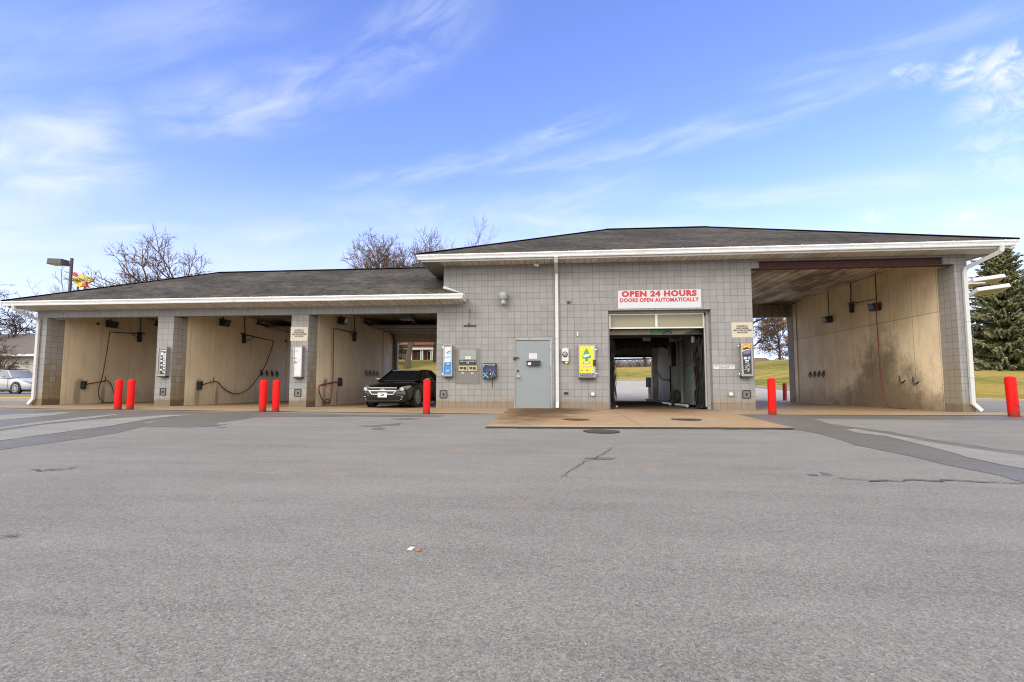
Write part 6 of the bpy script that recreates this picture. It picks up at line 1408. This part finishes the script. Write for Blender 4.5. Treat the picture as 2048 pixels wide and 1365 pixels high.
mb = MB(); a = fr(.05,.58); bq = fr(.95,.40); put_text(mb, 'SUNOCO', a[0], bq[0], a[1], bq[1], Y-.27, .02); mb.build('lettering', 'gas_blue', t, fixn=False)
mb = MB()
for f_ in (.30, .62): x = s0+f_*w; mb.bar((x,Y+.1,.3),(x,Y+.1,cz),.22)
mb.build('pole', 'pole_brown', t)
SKY_TINT = (1.38, 1.37, 1.98); HAZE_COL = (5.15, 5.42, 6.5); CLOUD_COL = (5.5, 5.8, 6.5); FILL_CLOUD_COL = (15.0, 14.7, 14.2)
SUN_E = .85; EXPOSURE = 0.9
# ------------------------------------------------------------------ sky and sun
SUN_EL, SUN_AZ = 33, 214          # degrees; azimuth clockwise from +Y: behind the camera, a little to its left
W = bpy.data.worlds.new('World'); SC.world = W; W.use_nodes = True
n = NT(W.node_tree); bg = W.node_tree.nodes['Background']
sky = n.node('ShaderNodeTexSky'); sky.sky_type = 'NISHITA'; sky.sun_disc = False; sky.sun_elevation = R(SUN_EL); sky.sun_rotation = R(SUN_AZ); sky.air_density = 1.0; sky.dust_density = .6; sky.ozone_density = 2.0
d = n.vmath('NORMALIZE', n.node('ShaderNodeTexCoord').outputs['Generated']); x, y, z = n.xyz(d)
az = n.math('ARCTAN2', x, y); el = n.math('ARCSINE', z)
def azel(px, py):
    v = ray(px, py).normalized(); return math.atan2(v.x, v.y), math.asin(v.z)
q = n.comb(n.math('DIVIDE', x, n.math('ADD', n.math('MAXIMUM', z, 0.0), .22)), n.math('DIVIDE', y, n.math('ADD', n.math('MAXIMUM', z, 0.0), .22)), 0.0)
warp = n.noise(1.3, q, 5, .6)
def streak(p0, p1, wid, amp, stretch=5.0, soft=.35, sc=7.0, seed=0.0):
    a, b = azel(*p0), azel(*p1); dx, dy = b[0]-a[0], b[1]-a[1]; L = math.hypot(dx, dy); ux, uy = dx/L, dy/L
    rx, ry = n.math('SUBTRACT', az, a[0]), n.math('SUBTRACT', el, a[1])
    t = n.math('ADD', n.math('MULTIPLY', rx, ux), n.math('MULTIPLY', ry, uy)); s = n.math('SUBTRACT', n.math('MULTIPLY', ry, ux), n.math('MULTIPLY', rx, uy))
    s2 = n.math('ADD', s, n.math('MULTIPLY', n.math('SUBTRACT', warp, .5), wid*1.5))
    m = n.math('MULTIPLY', n.ramp(n.math('ABSOLUTE', s2), wid*.05, wid, 1, 0), n.math('MULTIPLY', n.ramp(t, -soft*L, soft*L*.5), n.ramp(t, L*(1-soft*.5), L*(1+soft), 1, 0)))
    v = n.comb(n.math('ADD', n.math('MULTIPLY', t, sc), seed), n.math('MULTIPLY', s, sc*stretch), seed)
    f = n.ramp(n.noise(1.0, v, 6, .55, .5), .25, .80)
    return n.math('MULTIPLY', n.math('MULTIPLY', m, f), amp*.86)
M = None
for a in (((-200,330),(250,300),.10,1.0,3,.25,5,1.1), ((-150,395),(130,385),.035,.9,3,.3,7,2.3), ((-120,480),(230,468),.028,.75,5,.3,7,3.1), ((380,250),(900,40),.085,.62,3.4,.3,6,4.7), ((420,225),(560,200),.05,.5,3,.4,7,5.2),
          ((740,365),(1180,240),.030,.55,5,.3,7,6.4), ((1050,330),(1700,180),.04,.42,5,.3,7,7.9), ((1550,160),(2000,40),.03,.32,6,.3,8,8.3), ((1380,405),(1900,360),.035,.5,5,.3,6,9.7), ((230,455),(400,458),.014,.75,5,.3,12,10.2),
          ((300,500),(900,430),.10,.55,2.6,.35,4,11.6), ((1000,450),(2100,440),.06,.7,3,.3,5,12.4), ((1500,500),(2100,450),.045,.75,2.4,.3,9,13.3), ((-200,120),(500,20),.09,.28,4,.4,5,14.6),((600,480),(1200,400),.09,.5,3,.3,5,15.5), ((-300,540),(900,500),.10,.62,2.2,.3,3,16.7), ((900,470),(2300,470),.10,.55,2.2,.3,3,17.9)):
    s_ = streak(a[0], a[1], a[2], a[3], a[4], a[5], a[6], a[7]); M = s_ if M is None else n.math('MAXIMUM', M, s_)
for (px, py, r, amp, sd) in ((1800,145,.030,.55,3.3), (1835,150,.035,.6,8.8), (1935,140,.055,.75,5.5), (2035,130,.075,.95,7.1), (2020,200,.09,.6,9.1), (1740,445,.05,.8,2.2), (1930,440,.05,.8,4.2), (2040,300,.12,.45,6.2)):
    a = azel(px, py); rr = n.math('SQRT', n.math('ADD', n.math('POWER', n.math('SUBTRACT', az, a[0]), 2.0), n.math('POWER', n.math('MULTIPLY', n.math('SUBTRACT', el, a[1]), 1.7), 2.0)))
    v = n.comb(n.math('MULTIPLY', az, 26.0), n.math('MULTIPLY', el, 34.0), sd); f = n.ramp(n.noise(1.0, v, 7, .66, .6), .34, .68)
    M = n.math('MAXIMUM', M, n.math('MULTIPLY', n.math('MULTIPLY', n.ramp(rr, r*.2, r, 1, 0), f), amp))
# unseen bright broken cloud, added overhead and behind the camera as neutral fill light
back = n.ramp(n.math('ADD', n.math('ADD', n.math('MULTIPLY', y, -1.0), n.math('MULTIPLY', z, .9)), n.math('MULTIPLY', n.math('SUBTRACT', n.noise(2.2, d, 5, .55), .5), .5)), .05, .55)
back = n.math('MULTIPLY', n.math('MAXIMUM', back, n.math('MULTIPLY', n.ramp(el, R(43), R(58)), n.ramp(n.noise(2.6, d, 5, .55), .3, .6, .55, 1))), .92)
haze = n.ramp(el, -.02, .46, .74, 0.0); haze2 = n.math('MULTIPLY', n.ramp(el, .0, .75, .22, .0), 1.0)
base = n.mix(1.0, sky.outputs[0], SKY_TINT, 'MULTIPLY')
c = n.mix(haze, base, HAZE_COL)
c = n.mix(M, c, CLOUD_COL)
c = n.mix(back, c, FILL_CLOUD_COL)
n.put(bg.inputs['Color'], c); bg.inputs['Strength'].default_value = .1
sun = bpy.data.lights.new('sun', 'SUN'); sun.energy = SUN_E; sun.angle = R(22); sun.color = (1.0, .95, .88)
so = bpy.data.objects.new('sun', sun); COL.objects.link(so)
ae, aa = R(SUN_EL), R(SUN_AZ); dv = Vector((math.sin(aa)*math.cos(ae), math.cos(aa)*math.cos(ae), math.sin(ae)))
so.rotation_euler = dv.to_track_quat('Z', 'Y').to_euler(); so.location = (10, -30, 40)
SC.view_settings.view_transform = 'Standard'; SC.view_settings.look = 'None'; SC.view_settings.gamma = 1; SC.view_settings.use_curve_mapping = False
SC.view_settings.exposure = EXPOSURE
SC.render.engine = 'CYCLES'; SC.cycles.filter_width = 1.05; SC.cycles.max_bounces = 8; SC.cycles.diffuse_bounces = 5; SC.cycles.use_denoising = True
SC.cycles.caustics_reflective = False; SC.cycles.caustics_refractive = False
